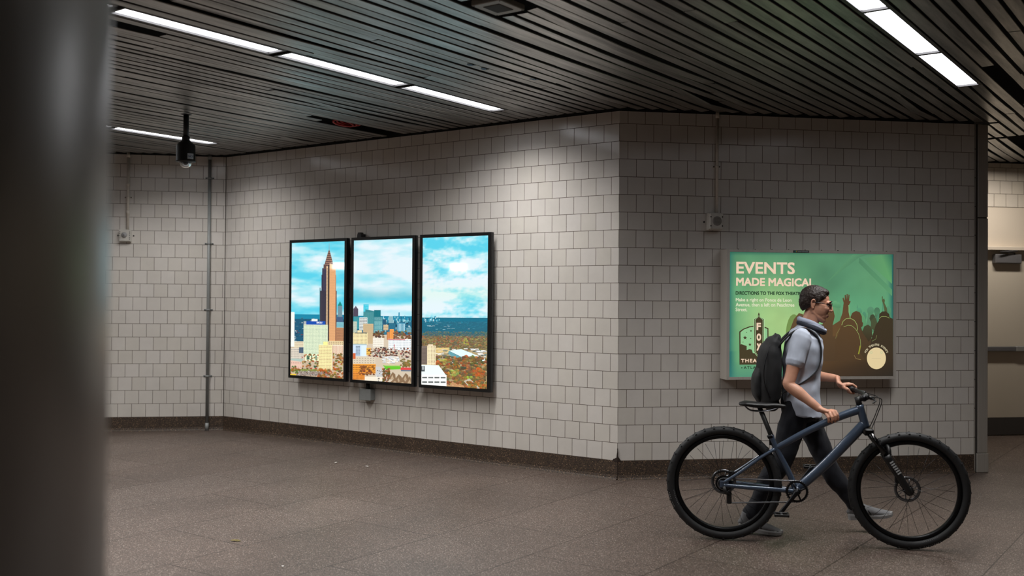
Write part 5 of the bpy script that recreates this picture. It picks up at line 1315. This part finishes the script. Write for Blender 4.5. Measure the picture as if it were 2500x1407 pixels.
# ------------------------------------------------------------------ backpack on the person's back
bag = empty('backpack', BO+bd*.3+bn*.33+Vector((0, 0, .84)), BA, label='black backpack worn on the back of the person with the bicycle', cat='backpack')
BPO = Vector((.3, .33, .84))
def tobag(b): b.v = [(x-BPO.x, y-BPO.y, z-BPO.z) for x, y, z in b.v]; return b
bk = MB(); PK = M['pack']
S = [(.318, YC, .852, .055, .120), (.305, YC, .885, .078, .150), (.298, YC, .98, .086, .158), (.298, YC, 1.09, .086, .158), (.308, YC, 1.19, .078, .150), (.328, YC, 1.262, .056, .125), (.345, YC, 1.292, .030, .090)]
p, r = smooth_pts([(x, y, z) for x, y, z, a, w in S], [(w, a) for x, y, z, a, w in S], 5); bk.tube(p, r, PK, 36, side=(0, 1, 0), round_=True)
PO_save = PO; PO = BPO; bo = organic(bk, 'pack_body', bag, .006, 5, folds(.008, 10., 3.)); PO = PO_save
bk = MB(); S = [(.238, YC, .885, .030, .105), (.224, YC, .93, .040, .118), (.222, YC, 1.02, .038, .118), (.240, YC, 1.09, .026, .105)]
p, r = smooth_pts([(x, y, z) for x, y, z, a, w in S], [(w, a) for x, y, z, a, w in S], 5); bk.tube(p, r, PK, 30, side=(0, 1, 0), round_=True)
PO = BPO; organic(bk, 'front_pocket', bag, .006, 4, folds(.005, 14., 6.)); PO = PO_save
for sy in (-1, 1):
    bk = MB(); P = [(.352, YC+sy*.080, 1.235), (.402, YC+sy*.095, 1.298), (.462, YC+sy*.108, 1.345), (.530, YC+sy*.112, 1.360), (.598, YC+sy*.118, 1.308), (.622, YC+sy*.125, 1.215), (.604, YC+sy*.145, 1.11), (.53, YC+sy*.168, 1.03), (.37, YC+sy*.145, .93)]
    p, r = smooth_pts(P, [(.027, .007)]*5+[(.024, .006)]+[(.012, .004)]*3, 6); bk.tube(p, r, PK, 12, side=(0, 1, 0)); tobag(bk).build('shoulder_strap', bag)
bk = MB(); bk.tube([(.355, YC-.03, 1.285), (.34, YC-.025, 1.32), (.34, YC+.025, 1.32), (.355, YC+.03, 1.285)], .006, PK, 10); tobag(bk).build('carry_loop', bag)
bk = MB(); p, r = smooth_pts([(.30, YC-.158, .90), (.262, YC-.155, 1.0), (.262, YC-.153, 1.12), (.30, YC-.12, 1.25)], [.0028]*4, 6); bk.tube(p, r, M['dkalloy'], 8); tobag(bk).build('zip', bag)

# ------------------------------------------------------------------ world, camera, view
w = bpy.data.worlds.new('World'); SC.world = w; w.use_nodes = True
w.node_tree.nodes['Background'].inputs[0].default_value = (.03, .03, .032, 1); w.node_tree.nodes['Background'].inputs[1].default_value = 1
cam = bpy.data.cameras.new('Camera'); co = bpy.data.objects.new('Camera', cam); COL.objects.link(co)
cam.sensor_width = 36; cam.lens = 2442.86/2500*36; cam.clip_start = .05
P_, R_ = .0118155, .00745968
fwd = Vector((0, math.cos(P_), math.sin(P_))); up = Vector((0, -math.sin(P_), math.cos(P_))); rt = Vector((1, 0, 0))
c_, s_ = math.cos(R_), math.sin(R_); A_ = rt*c_+up*s_; B_ = up*c_-rt*s_
co.matrix_world = Matrix(((A_.x, B_.x, -fwd.x, 0), (A_.y, B_.y, -fwd.y, 0), (A_.z, B_.z, -fwd.z, 1.535), (0, 0, 0, 1)))
cam.dof.use_dof = True; cam.dof.focus_distance = 7.8; cam.dof.aperture_fstop = 1.7
SC.camera = co
for q in ('screen', 'poster'): M[q].cycles.emission_sampling = 'NONE'
SC.view_settings.view_transform = 'Standard'; SC.view_settings.look = 'None'; SC.view_settings.gamma = 1; SC.view_settings.exposure = 0
SC.view_settings.use_curve_mapping = False
SC.cycles.max_bounces = 7; SC.cycles.diffuse_bounces = 3; SC.cycles.glossy_bounces = 3; SC.cycles.transmission_bounces = 4; SC.cycles.transparent_max_bounces = 4
SC.cycles.caustics_reflective = False; SC.cycles.caustics_refractive = False; SC.cycles.adaptive_threshold = .03
